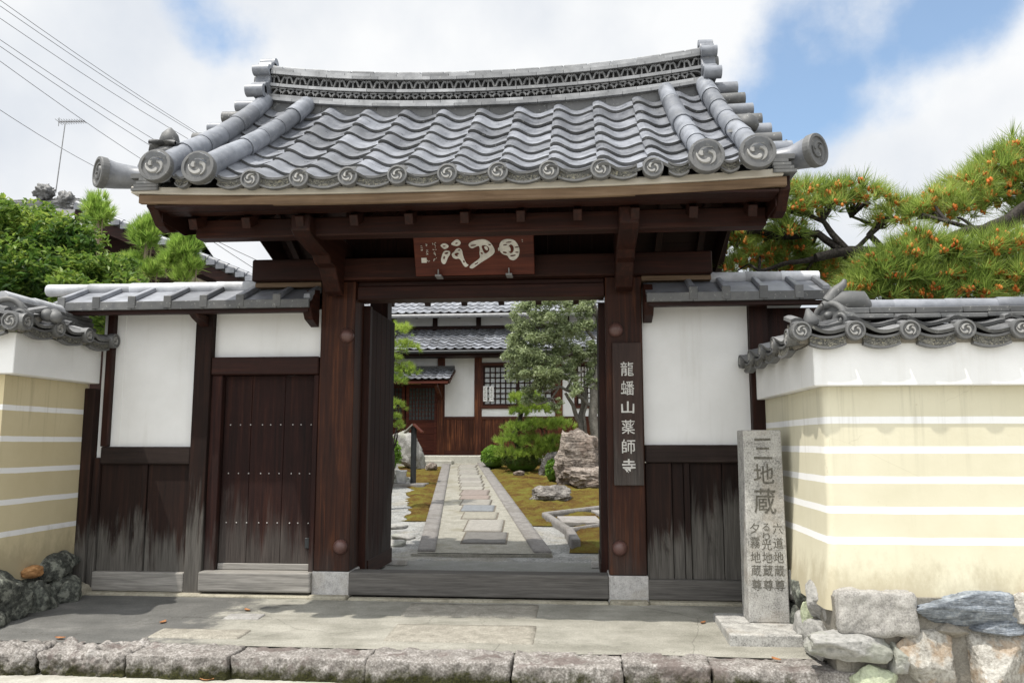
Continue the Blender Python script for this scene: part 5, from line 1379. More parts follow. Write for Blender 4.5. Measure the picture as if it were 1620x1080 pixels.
tile_slope(hall, 'lower_roof', -7.6, 5.4, 14.75, 4.10, 16.45, 4.90, .262, 7, .045)
tile_slope(hall, 'upper_roof', -8.2, 6.0, 15.75, 5.33, 19.8, 7.6, .262, 15, .045)
mb = MB(); mb.smooth = True; mb.tube([(-7.8, 14.66, 4.03), (5.5, 14.66, 4.03)], [.05, .05], 10); mb.build('gutter', metal_black, hall)
mb = MB(); mb.smooth = True; mb.tube([(-8.3, 15.66, 5.235), (6.1, 15.66, 5.235)], [.06, .06], 10); mb.build('gutter', metal_grey, hall)
MB().box(-7.6, 5.4, 16.45, 16.6, 4.6, 5.75).build('upper_wall', plaster, hall)
for k in range(9): MB().box(-7.2 + k * 1.36 - .45, -7.2 + k * 1.36 - .30, 16.40, 16.45, 4.85, 5.7).build('upper_post', wood_v, hall)
MB().box(-7.6, 5.4, 16.38, 16.449, 4.92, 5.03).build('upper_rail', wood_x, hall)
for k in range(20): MB().box(-7.4 + k * .66, -7.4 + k * .66 + .07, 15.74, 16.38, 5.27, 5.34).build('rafter_end', wood_y, hall)
MB().box(-7.5, 5.3, 14.85, HY + .1, 3.93, 4.02).build('eave_beam', wood_x, hall)
# canopy over the entrance
cn = tile_slope(hall, 'canopy_roof', -5.9, -2.7, 14.45, 3.22, HY, 3.62, .2, 4, .035)
MB().box(-5.9, -2.72, HY - .06, HY + .02, 3.58, 3.70).build('canopy_ridge', tile_dark, cn)
MB().box(-5.88, -2.74, 14.42, 14.50, 3.11, 3.17).build('canopy_eave', wood_red, cn)
MB().hexa([(-2.84, 14.50, 3.08), (-2.76, 14.50, 3.08), (-2.76, HY - .02, 3.45), (-2.84, HY - .02, 3.45), (-2.84, 14.50, 3.16), (-2.76, 14.50, 3.16), (-2.76, HY - .02, 3.55), (-2.84, HY - .02, 3.55)]).build('canopy_bargeboard', wood_red, cn)
MB().beam((-3.12, HY - .05, 2.75), (-3.12, 14.6, 3.1), .09, .09).build('canopy_brace', wood_hall, cn)


# ================================================================== PLANTS
def rand_dirs(n): d = nr.normal(size=(n, 3)); return d / np.linalg.norm(d, axis=1, keepdims=True)


def leaf_quads(c, size, aspect=0.5, up=0.35, fold=0.25):
    """one four-point leaf per centre, lying at a random tilt"""
    n = len(c); s = size * nr.uniform(0.6, 1.35, (n, 1))
    nrm = rand_dirs(n); nrm[:, 2] = np.abs(nrm[:, 2]) + up; nrm /= np.linalg.norm(nrm, axis=1, keepdims=True)
    a = rand_dirs(n); a -= nrm * (a * nrm).sum(1, keepdims=True); a /= np.linalg.norm(a, axis=1, keepdims=True)
    b = np.cross(nrm, a)
    v = np.empty((n, 4, 3)); v[:, 0] = c - a * s; v[:, 2] = c + a * s
    v[:, 1] = c + b * s * aspect + nrm * s * fold; v[:, 3] = c - b * s * aspect + nrm * s * fold
    return v.reshape(-1, 3), np.arange(4 * n).reshape(n, 4)


def clump_points(clumps, shell=0.55):
    """points in and near the surface of ellipsoid clumps: (centre, radii, count)"""
    out_ = []
    for c, r, n in clumps:
        d = rand_dirs(n); q = nr.uniform(shell, 1.05, (n, 1)) ** 0.7
        out_.append(np.array(c) + d * q * np.array(r))
    return np.concatenate(out_)


def sub_clumps(c, r, k, sr_, n, bottom=-0.4):
    """break one crown into k uneven clumps"""
    res = []
    for _ in range(k):
        while True:
            d = rand_dirs(1)[0]
            if d[2] > bottom: break
        q = nr.uniform(.55, 1.0); s = sr_ * nr.uniform(.55, 1.3)
        res.append((np.array(c) + d * q * np.array(r), np.array([s, s, s * .75]), int(n * nr.uniform(.6, 1.3))))
    return res


def tufts(c, axis, n, length, spread, wd, jit=.25, droop=0.0):
    """needle tufts: n thin blades per centre fanned about the axis"""
    m_ = len(c); C_ = np.repeat(c, n, 0); A = np.repeat(axis, n, 0) + nr.normal(size=(m_ * n, 3)) * spread
    A[:, 2] -= droop * nr.uniform(0, 1, m_ * n); A /= np.linalg.norm(A, axis=1, keepdims=True)
    s = rand_dirs(m_ * n); s = np.cross(A, s); s /= np.linalg.norm(s, axis=1, keepdims=True) + 1e-9
    L_ = length * nr.uniform(1 - jit, 1 + jit, (m_ * n, 1)); st = nr.uniform(0, .25, (m_ * n, 1)) * L_
    v = np.empty((m_ * n, 3, 3)); v[:, 0] = C_ + A * st - s * wd; v[:, 1] = C_ + A * st + s * wd; v[:, 2] = C_ + A * (st + L_)
    return v.reshape(-1, 3), np.arange(3 * m_ * n).reshape(-1, 3)


def limb_mesh(limbs, mat, parent, name='trunk', n=9):
    mb = MB(); mb.smooth = True
    for pts, r0, r1 in limbs:
        P = [Vector(p) for p in pts]; Q = []
        for i in range(len(P) - 1):
            for f in (0, .33, .66): Q.append(P[i].lerp(P[i + 1], f))
        Q.append(P[-1]); k = len(Q)
        Q = [q + Vector((mnoise.noise(q * 3.1), mnoise.noise(q * 3.1 + Vector((7, 0, 0))), mnoise.noise(q * 3.1 + Vector((0, 9, 0))))) * min(.06, r0 * 1.2) for q in Q]
        mb.tube(Q, [r0 + (r1 - r0) * i / (k - 1) * (1 + .0) for i in range(k)], n)
    return mb.build(name, mat, parent)


def twigs(centres, hub, r, limbs, k, rs):
    """thin branches from the nearest limb point to some of the clumps"""
    pts = [Vector(p) for l in limbs for p in l[0]]
    for _ in range(k):
        c = Vector(tuple(rs.choice(centres))); q = min(pts, key=lambda p: (p - c).length)
        if (q - c).length < 3: m_ = q.lerp(c, .5) + Vector((rs.uniform(-.1, .1), rs.uniform(-.1, .1), rs.uniform(-.02, .12))); limbs.append(([q, m_, c], r, r * .4))


# ---- leafy tree behind the left wall
rs = random.Random(12)
t = thing('leafy_tree', (-6.9, 2.6, 0), 'bright green broadleaf tree rising behind the left wall and the wicket wing roof', 'tree')
cl = sub_clumps((-6.9, 2.5, 3.55), (1.75, 1.0, 1.12), 60, .36, 260, -.75) + sub_clumps((-5.45, 2.2, 3.15), (.60, .6, .72), 20, .27, 240, -.7) + sub_clumps((-8.3, 2.8, 3.6), (1.4, 1.0, 1.25), 34, .36, 250, -.8)
ctl = at(10, 352, 2.6); cl += sub_clumps(tuple(ctl), (.75, .6, .34), 16, .27, 240, -.8)
v, f = leaf_quads(clump_points(cl), .052, .42, .5); fast_mesh('crown', v, f, leaf_maple, t)
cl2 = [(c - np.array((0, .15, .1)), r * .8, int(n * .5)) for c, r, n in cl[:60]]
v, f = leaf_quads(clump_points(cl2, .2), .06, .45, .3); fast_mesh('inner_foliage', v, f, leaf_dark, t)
lb = [([(-6.9, 2.6, 0), (-6.8, 2.5, 1.6), (-6.95, 2.6, 3.2)], .11, .05), ([(-6.8, 2.5, 1.6), (-6.0, 2.3, 2.6), (-5.4, 2.2, 3.2)], .07, .03), ([(-6.8, 2.5, 1.8), (-7.7, 2.6, 2.8), (-8.2, 2.8, 3.6)], .07, .03)]
twigs([c for c, r, n in cl], None, .018, lb, 26, rs); limb_mesh(lb, bark_pale, t)

# ---- pruned cedars
cedars = [('tall pruned cedar with a round top at the left end of the gate eave', [(155, 336, 30, 34)], 5.0, 4), ('pruned cedar with two round tops left of the gate eave corner', [(232, 372, 31, 40), (205, 418, 24, 16), (240, 428, 22, 18)], 4.6, 4),
          ('pruned cedar with a bare stem under its top beside the gate beam', [(293, 392, 28, 34), (268, 412, 22, 20), (302, 424, 20, 20), (290, 440, 22, 14)], 4.4, 4)]
for lb_, pads, Y, _ in cedars:
    p0 = at(pads[0][0], pads[0][1], Y); t = thing('pruned_cedar', (p0.x, Y, 0.0), lb_, 'tree', 'pruned cedars behind the wing roof')
    V, Fs, b = [], [], 0; limbs = [([(p0.x, Y, 0), (p0.x + .03, Y, p0.z - 1.0), (p0.x, Y, p0.z)], .05, .03)]
    for px, py, rx, ry in pads:
        c = at(px, py, Y); sc = (Y + 7.75) / F; r = np.array([rx * sc, rx * sc * .8, ry * sc]); n = int(150 * rx * ry / 900)
        d = rand_dirs(n); c_ = np.array(c) + d * r * nr.uniform(.1, .85, (n, 1)); ax = d * .5 + np.array([0, 0, .85])
        v, f = tufts(c_, ax, 26, .15, .30, .0065); V.append(v); Fs.append(f + b); b += len(v)
        limbs.append(([(p0.x + .02, Y, c.z - .45), c], .025, .015))
        for k in (-.08, .09): limbs.append(([(c.x + k * .6, Y + .05, c.z - ry * sc * 1.5), (c.x + k, Y, c.z)], .014, .01))
    fast_mesh('crown', np.concatenate(V), np.concatenate(Fs), leaf_cedar, t); limb_mesh(limbs, bark_cedar, t)

# ---- black pines behind the right wall
def pine(label, base, limbs, pads, cones, seed, mat, n_need=40, ln=.155, group=None, dens=1.0, wd=.0032, droop=.25, bark=None, cone=True):
    rs = random.Random(seed); t = thing('pine_tree', base, label, 'tree', group)
    V, Fs, b, tips = [], [], 0, []
    for c, r, n in pads:
        n = int(n * dens); d = rand_dirs(n); d[:, 2] = np.where(d[:, 2] < -.25, -d[:, 2], d[:, 2])
        q = np.array(c) + d * np.array(r) * nr.uniform(.45, 1, (n, 1)); ax = d * np.array([.75, .75, .5]) + np.array([0, 0, .55]) + nr.normal(size=(n, 3)) * .2
        ax /= np.linalg.norm(ax, axis=1, keepdims=True)
        v, f = tufts(q, ax, n_need, ln, .42, wd, .3, droop); V.append(v); Fs.append(f + b); b += len(v)
        k = nr.uniform(size=n) < cones; tips.append(np.concatenate([q[k], ax[k]], 1))
    fast_mesh('crown', np.concatenate(V), np.concatenate(Fs), mat, t)
    if cone:
        tp = np.concatenate(tips); V, Fs, b = [], [], 0
        bm = bmesh.new(); bmesh.ops.create_icosphere(bm, subdivisions=1, radius=1); sv = np.array([tuple(q.co) for q in bm.verts]); sf = np.array([[q.index for q in g.verts] for g in bm.faces]); bm.free()
        for row in tp:
            a = row[3:]; c = row[:3] + a * .035
            for j in range(rs.randint(4, 9)):
                o = c + np.array([rs.gauss(0, .016), rs.gauss(0, .016), rs.gauss(0, .014)]); s = rs.uniform(.012, .021)
                V.append(sv * np.array([s, s, s * 1.5]) + o); Fs.append(sf + b); b += len(sv)
        tag(fast_mesh('pollen_cones', np.concatenate(V), np.concatenate(Fs), cone_m, t, smooth=True), kind='stuff')
    twigs([c for c, r, n in pads], None, .020, limbs, len(pads) * 2, rs)
    limb_mesh(limbs, bark or bark_dark, t)
    return t


def pads_px(lst, Y, dens=150):
    res = []
    for px, py, rx, ry in lst:
        c = at(px, py, Y); sc = (c.y + 7.75) / F; res.append((tuple(c), (rx * sc, rx * sc * .8 + .12, ry * sc), max(4, int(dens * (rx * ry) / 1800))))
    return res


Lp = lambda pts, Y: [at(x, y, Y + dy) for x, y, dy in pts]
pine('spreading black pine with orange pollen cones and dark bare limbs beside the gate roof', (4.9, 1.6, 0),
     [([(4.9, 1.6, 0), (4.75, 1.6, 1.5), (4.85, 1.6, 2.9)] + Lp([(1445, 388, 0)], 1.5), .15, .10), (Lp([(1455, 384, 0), (1400, 396, 0), (1345, 402, -.1), (1290, 408, -.1)], 1.5), .075, .05), (Lp([(1345, 402, -.1), (1318, 372, -.1), (1300, 352, 0), (1255, 335, .1)], 1.5), .045, .02), (Lp([(1330, 398, -.1), (1290, 372, 0), (1230, 372, .1), (1180, 366, .2), (1138, 362, .2)], 1.5), .045, .035),
      (Lp([(1400, 396, 0), (1375, 372, .1), (1390, 350, .2), (1420, 340, .2)], 1.5), .04, .02), (Lp([(1345, 402, 0), (1390, 360, .1), (1345, 345, .2)], 1.5), .03, .015), (Lp([(1290, 408, 0), (1250, 415, 0), (1200, 428, .1)], 1.5), .035, .02)],
     pads_px([(1230, 318, 34, 20), (1275, 312, 36, 22), (1325, 318, 36, 22), (1375, 322, 34, 20), (1415, 335, 26, 18), (1300, 335, 46, 14), (1205, 345, 26, 18), (1245, 375, 26, 26), (1215, 330, 30, 20), (1350, 308, 34, 16), (1260, 342, 34, 16), (1410, 350, 34, 14)], 1.5, 100) + pads_px([(1160, 395, 30, 22), (1200, 415, 38, 24), (1250, 415, 40, 26), (1300, 432, 34, 20), (1165, 430, 34, 18), (1330, 445, 34, 22), (1230, 435, 36, 20), (1280, 450, 40, 18), (1180, 380, 30, 14), (1215, 385, 34, 20), (1270, 395, 30, 18), (1345, 432, 34, 18), (1400, 425, 30, 16), (1290, 425, 36, 20)], 1.9, 130), .42, 41, needle_m, 26, .17, wd=.0042)
pine('dense black pine thick with orange pollen cones above the right wall ridge', (6.3, 1.2, 0),
     [([(6.4, 1.2, 0), (6.3, 1.2, 1.6), (6.5, 1.2, 3.0)] + Lp([(1640, 320, 0)], 1.2), .17, .11), (Lp([(1645, 318, 0), (1600, 345, 0), (1560, 362, -.1), (1510, 372, -.1), (1470, 382, 0)], .7), .07, .03), (Lp([(1620, 350, 0), (1560, 372, 0), (1500, 352, 0)], .7), .04, .02), (Lp([(1640, 330, 0), (1600, 290, 0), (1560, 280, .1)], 1.2), .05, .02)],
     pads_px([(1612, 248, 34, 32), (1575, 280, 40, 34), (1530, 308, 42, 30), (1485, 330, 40, 24), (1450, 345, 26, 18), (1610, 300, 36, 34), (1565, 325, 44, 26), (1515, 345, 44, 18), (1625, 345, 26, 20)], 1.2, 105) +
     pads_px([(1600, 400, 44, 30), (1545, 410, 46, 30), (1490, 415, 44, 28), (1435, 418, 42, 26), (1390, 428, 34, 22), (1600, 445, 48, 26), (1540, 450, 48, 26), (1480, 452, 48, 24), (1420, 455, 46, 22), (1365, 458, 34, 18), (1600, 472, 50, 22), (1530, 476, 50, 22), (1460, 478, 48, 20), (1395, 478, 44, 18), (1345, 475, 30, 14), (1400, 440, 40, 20), (1450, 390, 30, 18)], .6, 125) + pads_px([(1700, 300, 60, 60), (1700, 420, 70, 50), (1760, 360, 70, 80)], 1.2, 90), .42, 42, needle_m, 27, .175, wd=.0042)

# ---- garden pines
G = lambda px, py, Y: tuple(at(px, py, Y))
gp = pads_px([(832, 633, 26, 13), (848, 651, 35, 13), (820, 656, 18, 10), (822, 682, 28, 14), (852, 676, 34, 13), (884, 676, 24, 14), (805, 700, 24, 14), (840, 703, 32, 15), (876, 704, 26, 14), (800, 720, 20, 12), (835, 722, 30, 12), (862, 716, 24, 14)], 12.6, 300)
pine('low cloud pruned pine in the garden behind the weathered rock', (-.55, 12.8, .7), [([(-.55, 12.8, .65), (-.45, 12.75, 1.1), (-.75, 12.7, 1.6), (-.5, 12.7, 2.3)], .10, .05), ([(-.45, 12.75, 1.1), (.1, 12.7, 1.5)], .06, .03), ([(-.55, 12.8, 1.0), (-1.1, 12.7, 1.3)], .05, .03)], gp, 0, 51, needle_g, 42, .12, dens=1.3, wd=.0045, droop=.1, cone=False)
gl = pads_px([(630, 526, 24, 15), (638, 553, 26, 14), (622, 572, 18, 12), (640, 590, 24, 15), (628, 606, 20, 13), (628, 645, 14, 12), (622, 665, 12, 10), (628, 676, 12, 9)], 6.5, 230)
pine('cloud pruned pine showing its pads beside the open left door leaf', (-2.5, 6.6, .2), [([(-2.5, 6.6, .2), (-2.45, 6.55, 1.2), (-2.6, 6.5, 2.2), (-2.4, 6.5, 2.9)], .09, .04)], gl, 0, 52, needle_g, 44, .085, dens=1.2, wd=.003, droop=.1, cone=False)

# ---- small-leaved tree on the right of the garden
Yt = 11.3; t = thing('garden_tree', (.85, Yt, .6), 'grey trunked garden tree with fine olive green leaves over the big rock', 'tree')
P = lambda pts: [at(x, y, Yt + d) for x, y, d in pts]
lb = [(P([(945, 712, 0), (938, 660, 0), (940, 610, 0), (950, 560, .1), (948, 500, .2), (935, 470, .2)]), .12, .05), (P([(922, 705, .2), (922, 660, .2), (925, 610, .2)]), .10, .06), (P([(921, 672, .2), (905, 640, .1), (895, 622, 0)]), .06, .035), (P([(937, 642, 0), (912, 622, 0), (885, 612, -.1), (860, 620, -.1)]), .05, .025),
      (P([(895, 618, 0), (905, 598, -.1), (925, 585, -.1)]), .04, .02), (P([(885, 612, -.1), (870, 632, -.1), (850, 640, -.1)]), .025, .015), (P([(940, 535, .1), (925, 520, .1), (900, 525, 0), (870, 518, 0)]), .045, .02), (P([(945, 500, .2), (925, 490, .1), (905, 492, 0)]), .04, .02), (P([(930, 700, .1), (926, 655, 0), (930, 625, 0)]), .035, .025), (P([(870, 518, 0), (855, 512, 0), (850, 522, 0)]), .03, .02), (P([(940, 560, .1), (915, 555, 0), (890, 565, 0)]), .03, .015)]
cl = []
for px, py, r, n in ((840, 500, 24, 260), (870, 490, 28, 280), (815, 508, 16, 150), (905, 478, 26, 250), (935, 485, 20, 180), (840, 545, 30, 340), (815, 560, 18, 180), (870, 550, 30, 330), (900, 560, 26, 260), (930, 560, 20, 170), (835, 590, 28, 330), (865, 598, 26, 280), (895, 590, 20, 180), (845, 625, 18, 150), (940, 600, 16, 120), (885, 525, 26, 240), (950, 640, 12, 60), (820, 530, 18, 150), (925, 520, 20, 140), (860, 470, 24, 180), (915, 615, 14, 80), (880, 640, 10, 50)):
    c = at(px, py, Yt + rs.uniform(-.35, .35)); sc = (Yt + 7.75) / F; cl += sub_clumps(tuple(c), (r * sc, r * sc, r * sc), 11, r * sc * .50, n * .12, -1)
cl = [(c, r_, int(n * 5.6)) for c, r_, n in cl]; v, f = leaf_quads(clump_points(cl, .1), .043, .42, .3); fast_mesh('crown', v, f, leaf_olive, t)
twigs([c for c, r, n in cl], None, .012, lb, 40, rs); limb_mesh(lb, bark_garden, t)
t = thing('garden_shrub', (1.75, 13.2, .8), 'green leafy shrub behind the grey trunks at the right end of the garden', 'shrub')
cl = sub_clumps((2.0, 13.3, 1.5), (.7, .5, .9), 24, .28, 150, -.9); v, f = leaf_quads(clump_points(cl), .05, .42, .4); fast_mesh('foliage', v, f, leaf_dark, t)


def bush(label, c, r, n, mat, size=.028, k=30, group='clipped azaleas in the garden'):
    t = thing('azalea_bush', (c[0], c[1], c[2] - r[2]), label, 'shrub', group)
    d = rand_dirs(n); d[:, 2] = np.where(d[:, 2] < -.35, -d[:, 2], d[:, 2]); lump = np.array([1 + .10 * mnoise.noise(Vector(q * 2.2) + Vector(c)) + .05 * mnoise.noise(Vector(q * 6)) for q in d])[:, None]
    p = np.array(c) + d * np.array(r) * lump * nr.uniform(.86, 1.03, (n, 1)); v, f = leaf_quads(p, size, .45, .5); fast_mesh('foliage', v, f, mat, t)
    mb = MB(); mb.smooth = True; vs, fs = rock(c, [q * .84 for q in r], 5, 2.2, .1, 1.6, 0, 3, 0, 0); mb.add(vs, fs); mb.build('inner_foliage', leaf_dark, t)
    mb = MB(); mb.smooth = True
    for q in range(4): a = q * 1.6; mb.tube([(c[0] + .03 * math.cos(a), c[1] + .03 * math.sin(a), c[2] - r[2] - .06), (c[0] + r[0] * .4 * math.cos(a), c[1] + r[1] * .4 * math.sin(a), c[2])], [.018, .012], 6)
    mb.build('stem', bark_dark, t)
    return t


a = at(782, 714, 13.6); bush('bright green clipped azalea beside the end of the garden path', (a.x, 13.6, 1.05), (.36, .36, .33), 3200, leaf_azalea)
a = at(826, 718, 12.9); bush('dull green azalea in front of the low garden pine', (a.x, 12.9, .98), (.52, .40, .33), 3600, leaf_azalea_dull)
a = at(873, 742, 10.4); bush('small bright green azalea at the left foot of the big rock', (a.x, 10.6, .80), (.16, .16, .27), 1000, leaf_azalea)
a = at(612, 715, 9.6); bush('bright green azalea behind the open left door leaf', (a.x - .1, 9.6, 1.15), (.42, .4, .48), 2600, leaf_azalea, .035)

# ---- garden rocks
def grock(label, name, c, half, seed, mat, p=2.4, amp=.22, cuts=8, rot=0.0, lean=None, sub=5, freq=1.6):
    vs, fs = rock((0, 0, 0), half, seed, p, amp, freq, cuts, sub, rot, .05)
    if lean: vs = [(x + lean * z, y, z) for x, y, z in vs]
    mb = MB(); mb.smooth = True; mb.add([(x + c[0], y + c[1], z + c[2]) for x, y, z in vs], fs); return tag(mb.build(name, mat), label, 'rock')


grock('big pale weathered rock standing on the moss under the grey tree', 'garden_rock', (.95, 10.15, 1.0), (.56, .45, .66), 141, rock_big, 2.5, .26, 8, .2, -.12)
grock('pale rock slab lying against the foot of the big weathered rock', 'garden_rock', (1.12, 9.85, .68), (.62, .38, .27), 102, rock_big, 2.5, .26, 7, -.1)
grock('dark jagged rock lying on the moss in front of the big rock', 'garden_rock', (.44, 7.78, .43), (.42, .30, .20), 113, rock_dark, 2.4, .30, 9, .1, .05)
grock('upright grey stone slab behind the black post left of the path', 'garden_rock', (-3.62, 13.5, 1.15), (.42, .26, .56), 104, rock_grey, 3, .14, 7, 0, -.25)
grock('rounded grey rock by the left door leaf and the bucket', 'garden_rock', (-3.36, 10.3, .78), (.26, .24, .33), 105, rock_grey, 2.4, .2, 7)
grock('low grey rock beside the white bucket', 'garden_rock', (-2.98, 10.05, .57), (.24, .20, .13), 106, rock_grey, 2.4, .2, 7)
grock('small pale stone at the edge of the moss left of the path end', 'garden_rock', (-2.95, 13.1, .83), (.16, .14, .11), 107, rock_big, 2.4, .15, 5)
a = at(862, 735, 12.2); grock('dark curved rock between the dull azalea and the big rock', 'garden_rock', (a.x + .1, 12.2, .88), (.26, .2, .30), 108, rock_dark, 2.4, .28, 7, 0, .3)
a = at(822, 743, 12.2); grock('small pale stone in front of the dull azalea', 'garden_rock', (a.x, 12.0, .70), (.14, .12, .07), 109, rock_big, 2.4, .15, 5)

# ---- stone frames, slabs and post by the path
for p, q, wd_, lb_ in (((.80, 4.25), (.38, 5.67), .10, 'granite border strip running back from the near corner of the moss bed'), ((.38, 5.67), (1.7, 6.75), .09, 'far granite border strip of the moss bed by the door leaf'), ((.82, 4.22), (1.7, 5.05), .07, 'thin granite strip crossing the moss bed'), ((.92, 3.12), (.80, 4.12), .12, 'short granite block at the near end of the moss bed border')):
    L_ = math.dist(p, q); vs, fs = block(0, L_, -wd_ / 2, wd_ / 2, -.1, .10 if wd_ < .12 else .14, .012, 7, .003, 8, 26); an = math.atan2(q[1] - p[1], q[0] - p[0])
    mb = MB(); mb.smooth = True; o = [(p[0] + x * math.cos(an) - y * math.sin(an), p[1] + x * math.sin(an) + y * math.cos(an), z) for x, y, z in vs]
    mb.add([(x, y, z + ramp_z(y)) for x, y, z in o], fs); tag(mb.build('border_stone', edge_mat), lb_, 'border stone', 'granite borders of the moss bed')
for qs, lb_ in (([(.59, 5.53), (1.23, 5.57), (1.31, 4.97), (.70, 4.94)], 'flat grey slab set in the bordered moss bed'), ([(1.15, 6.2), (1.7, 6.3), (1.7, 5.75), (1.32, 5.7)], 'flat grey slab at the far right of the bordered moss bed')):
    mb = MB(); n = 4; mb.add([(x, y, ramp_z(y) + .0) for x, y in qs] + [(x, y, ramp_z(y) + .062) for x, y in qs], [(3, 2, 1, 0)[::-1], (4, 7, 6, 5)] + [(i, n + i, n + (i + 1) % n, (i + 1) % n) for i in range(4)]); tag(mb.build('flat_stone', edge_mat, bevel=.01), lb_, 'paving slab')
for x0, x1, y0, y1, lb_ in ((-2.2, -1.72, 4.55, 4.95, 'long flat stone in the gravel left of the path'), (-1.75, -1.42, 3.7, 4.0, 'small cobble nearest the path in the left gravel'), (-2.15, -1.82, 3.75, 4.1, 'dark cobble in the left gravel'), (-1.70, -1.42, 3.25, 3.5, 'grey cobble nearest the gate in the left gravel')):
    vs, fs = rock(((x0 + x1) / 2, (y0 + y1) / 2, ramp_z((y0 + y1) / 2) + .01), ((x1 - x0) / 2, (y1 - y0) / 2, .05), int(x0 * 100) % 97, 3.2, .12, 1.8, 5, 3); mb = MB(); mb.smooth = True; mb.add(vs, fs); tag(mb.build('flat_stone', rock_grey), lb_, 'stone')
vs, fs = block(-3.25, -2.42, 9.66, 10.18, .42, .56, .012, 5, .003, 8, 24); mb = MB(); mb.smooth = True; mb.add(vs, fs); tag(mb.build('base_slab', edge_mat), 'low granite slab carrying the black post and the bucket', 'slab')
pt_ = thing('roofed_post', (-2.74, 9.95, .56), 'black post with a little pitched roof on a slab left of the path', 'post')
mb = MB(); mb.smooth = True; mb.tube([(-2.74, 9.95, .55), (-2.74, 9.95, 1.80)], [.065, .065], 14); mb.build('pole', metal_black, pt_)
for s in (-1, 1): MB().hexa([(-2.74 + s * .0, 9.8, 1.84), (-2.74 + s * .20, 9.8, 1.66), (-2.74 + s * .20, 10.1, 1.66), (-2.74, 10.1, 1.84), (-2.74, 9.8, 1.875), (-2.74 + s * .20, 9.8, 1.69), (-2.74 + s * .20, 10.1, 1.69), (-2.74, 10.1, 1.875)][::1] if s > 0 else [(-2.94, 9.8, 1.66), (-2.743, 9.8, 1.84), (-2.743, 10.1, 1.84), (-2.94, 10.1, 1.66), (-2.94, 9.8, 1.69), (-2.743, 9.8, 1.875), (-2.743, 10.1, 1.875), (-2.94, 10.1, 1.69)]).build('roof_board', bark_pale if s < 0 else wood_red, pt_)
bk = thing('bucket', (-2.97, 9.85, .56), 'white plastic bucket standing on the slab beside the black post', 'bucket')
mb = MB(); mb.smooth = True; mb.lathe([(.095, 0), (.12, .26), (.128, .262), (.128, .285), (.112, .285), (.09, .02)], (-2.99, 9.86, .56), n=22); mb.build('body', bucket_m, bk)
mb = MB(); mb.smooth = True; mb.tube([(-2.99 + .125 * math.cos(a), 9.86 - .05, .56 + .27 - .06 * math.sin(a)) for a in [math.pi * i / 10 for i in range(11)]], [.005] * 11, 6); mb.build('handle', metal_grey, bk)


# ================================================================== HOUSE, ANTENNA AND CABLES ON THE LEFT
hs = thing('neighbour_house', (-10.5, 11.5, 0), 'dark tiled neighbour house with a long sloping gable behind the cedars', 'building')
Yh = 9.0; A_ = at(118, 324, Yh); B_ = at(405, 444, Yh); sl_ = (B_ - A_)
A0 = A_; B0 = B_ + sl_ * .10
hp = lambda s, h=0.0, y=Yh: Vector((A0.x + (B0.x - A0.x) * s, y, A0.z + (B0.z - A0.z) * s + h))
mb = MB()
for k in range(2):
    mb.hexa([hp(0, -.05 - .0, Yh), hp(1, -.05, Yh), hp(1, -.05, Yh + 7), hp(0, -.05, Yh + 7), hp(0, 0, Yh), hp(1, 0, Yh), hp(1, 0, Yh + 7), hp(0, 0, Yh + 7)]); break
hr = mb.build('roof', tile_dark, hs)
mb = MB(); L_ = (B0 - A0).length; n = int(L_ / .24); mb.smooth = True
for i in range(n):
    p, q = hp(i / n, .05, Yh + .06), hp((i + 1.1) / n, .05, Yh + .06); mb.tube([p, q], [.07, .085], 10)
for i in range(n):
    c = hp((i + .5) / n, .02, Yh - .02); mb.smooth = False; mb.box(c.x - .10, c.x + .10, Yh - .05, Yh + .1, c.z - .09, c.z + .02)
mb.build('verge_tiles', tile_hall, hr)
mb = MB()
for i in range(26):
    y = Yh + .3 + i * .26; mb.smooth = True; mb.tube([hp(0, .01, y), hp(1, .01, y)], [.05, .05], 6)
mb.build('roll_tiles', tile_hall, hr)
mb = MB(); mb.add([hp(0, -.10, Yh + .03), hp(1, -.10, Yh + .03), hp(1, -.36, Yh + .03), hp(0, -.36, Yh + .03), hp(0, -.10, Yh + .10), hp(1, -.10, Yh + .10), hp(1, -.36, Yh + .10), hp(0, -.36, Yh + .10)], [(0, 3, 2, 1), (4, 5, 6, 7), (0, 1, 5, 4), (2, 3, 7, 6), (1, 2, 6, 5), (0, 4, 7, 3)]); mb.build('bargeboard', wood_x, hs)
mb = MB(); W = lambda s, h: hp(s, h, Yh + .9); mb.add([W(0, -.3), W(1, -.3), Vector((B0.x, Yh + .9, 0)), Vector((A0.x, Yh + .9, 0))], [(0, 3, 2, 1)]); mb.box(A0.x - 5.3, A0.x, Yh + .9, Yh + 1.0, 0, A0.z - .3); mb.build('gable_wall', wood_x, hs)
for k, (s0, s1, h0, h1) in enumerate(((.44, .60, -.66, -.48), (.74, .82, -.62, -.46), (.84, .92, -.60, -.46))):
    mb = MB(); q = lambda s, h: hp(s, h, Yh + .88); mb.add([q(s0, h0), q(s1, h0), q(s1, h1), q(s0, h1)], [(0, 1, 2, 3)]); mb.build('plaster_strip', cream_m, hs)
mb = MB(); mb.box(A0.x - 5.5, A_.x + .1, Yh + .2, Yh + .7, A_.z + .0, A_.z + .19); mb.box(A0.x - 5.5, A_.x - .1, Yh + .28, Yh + .62, A_.z + .192, A_.z + .26)
mb.hexa([(A0.x - 5.5, Yh - .6, A_.z - .75), (A_.x, Yh - .6, A_.z - .75), (A_.x, Yh + .3, A_.z + .03), (A0.x - 5.5, Yh + .3, A_.z + .03), (A0.x - 5.5, Yh - .6, A_.z - .70), (A_.x, Yh - .6, A_.z - .70), (A_.x, Yh + .3, A_.z + .08), (A0.x - 5.5, Yh + .3, A_.z + .08)]); mb.build('ridge', tile_dark, hs, .02)
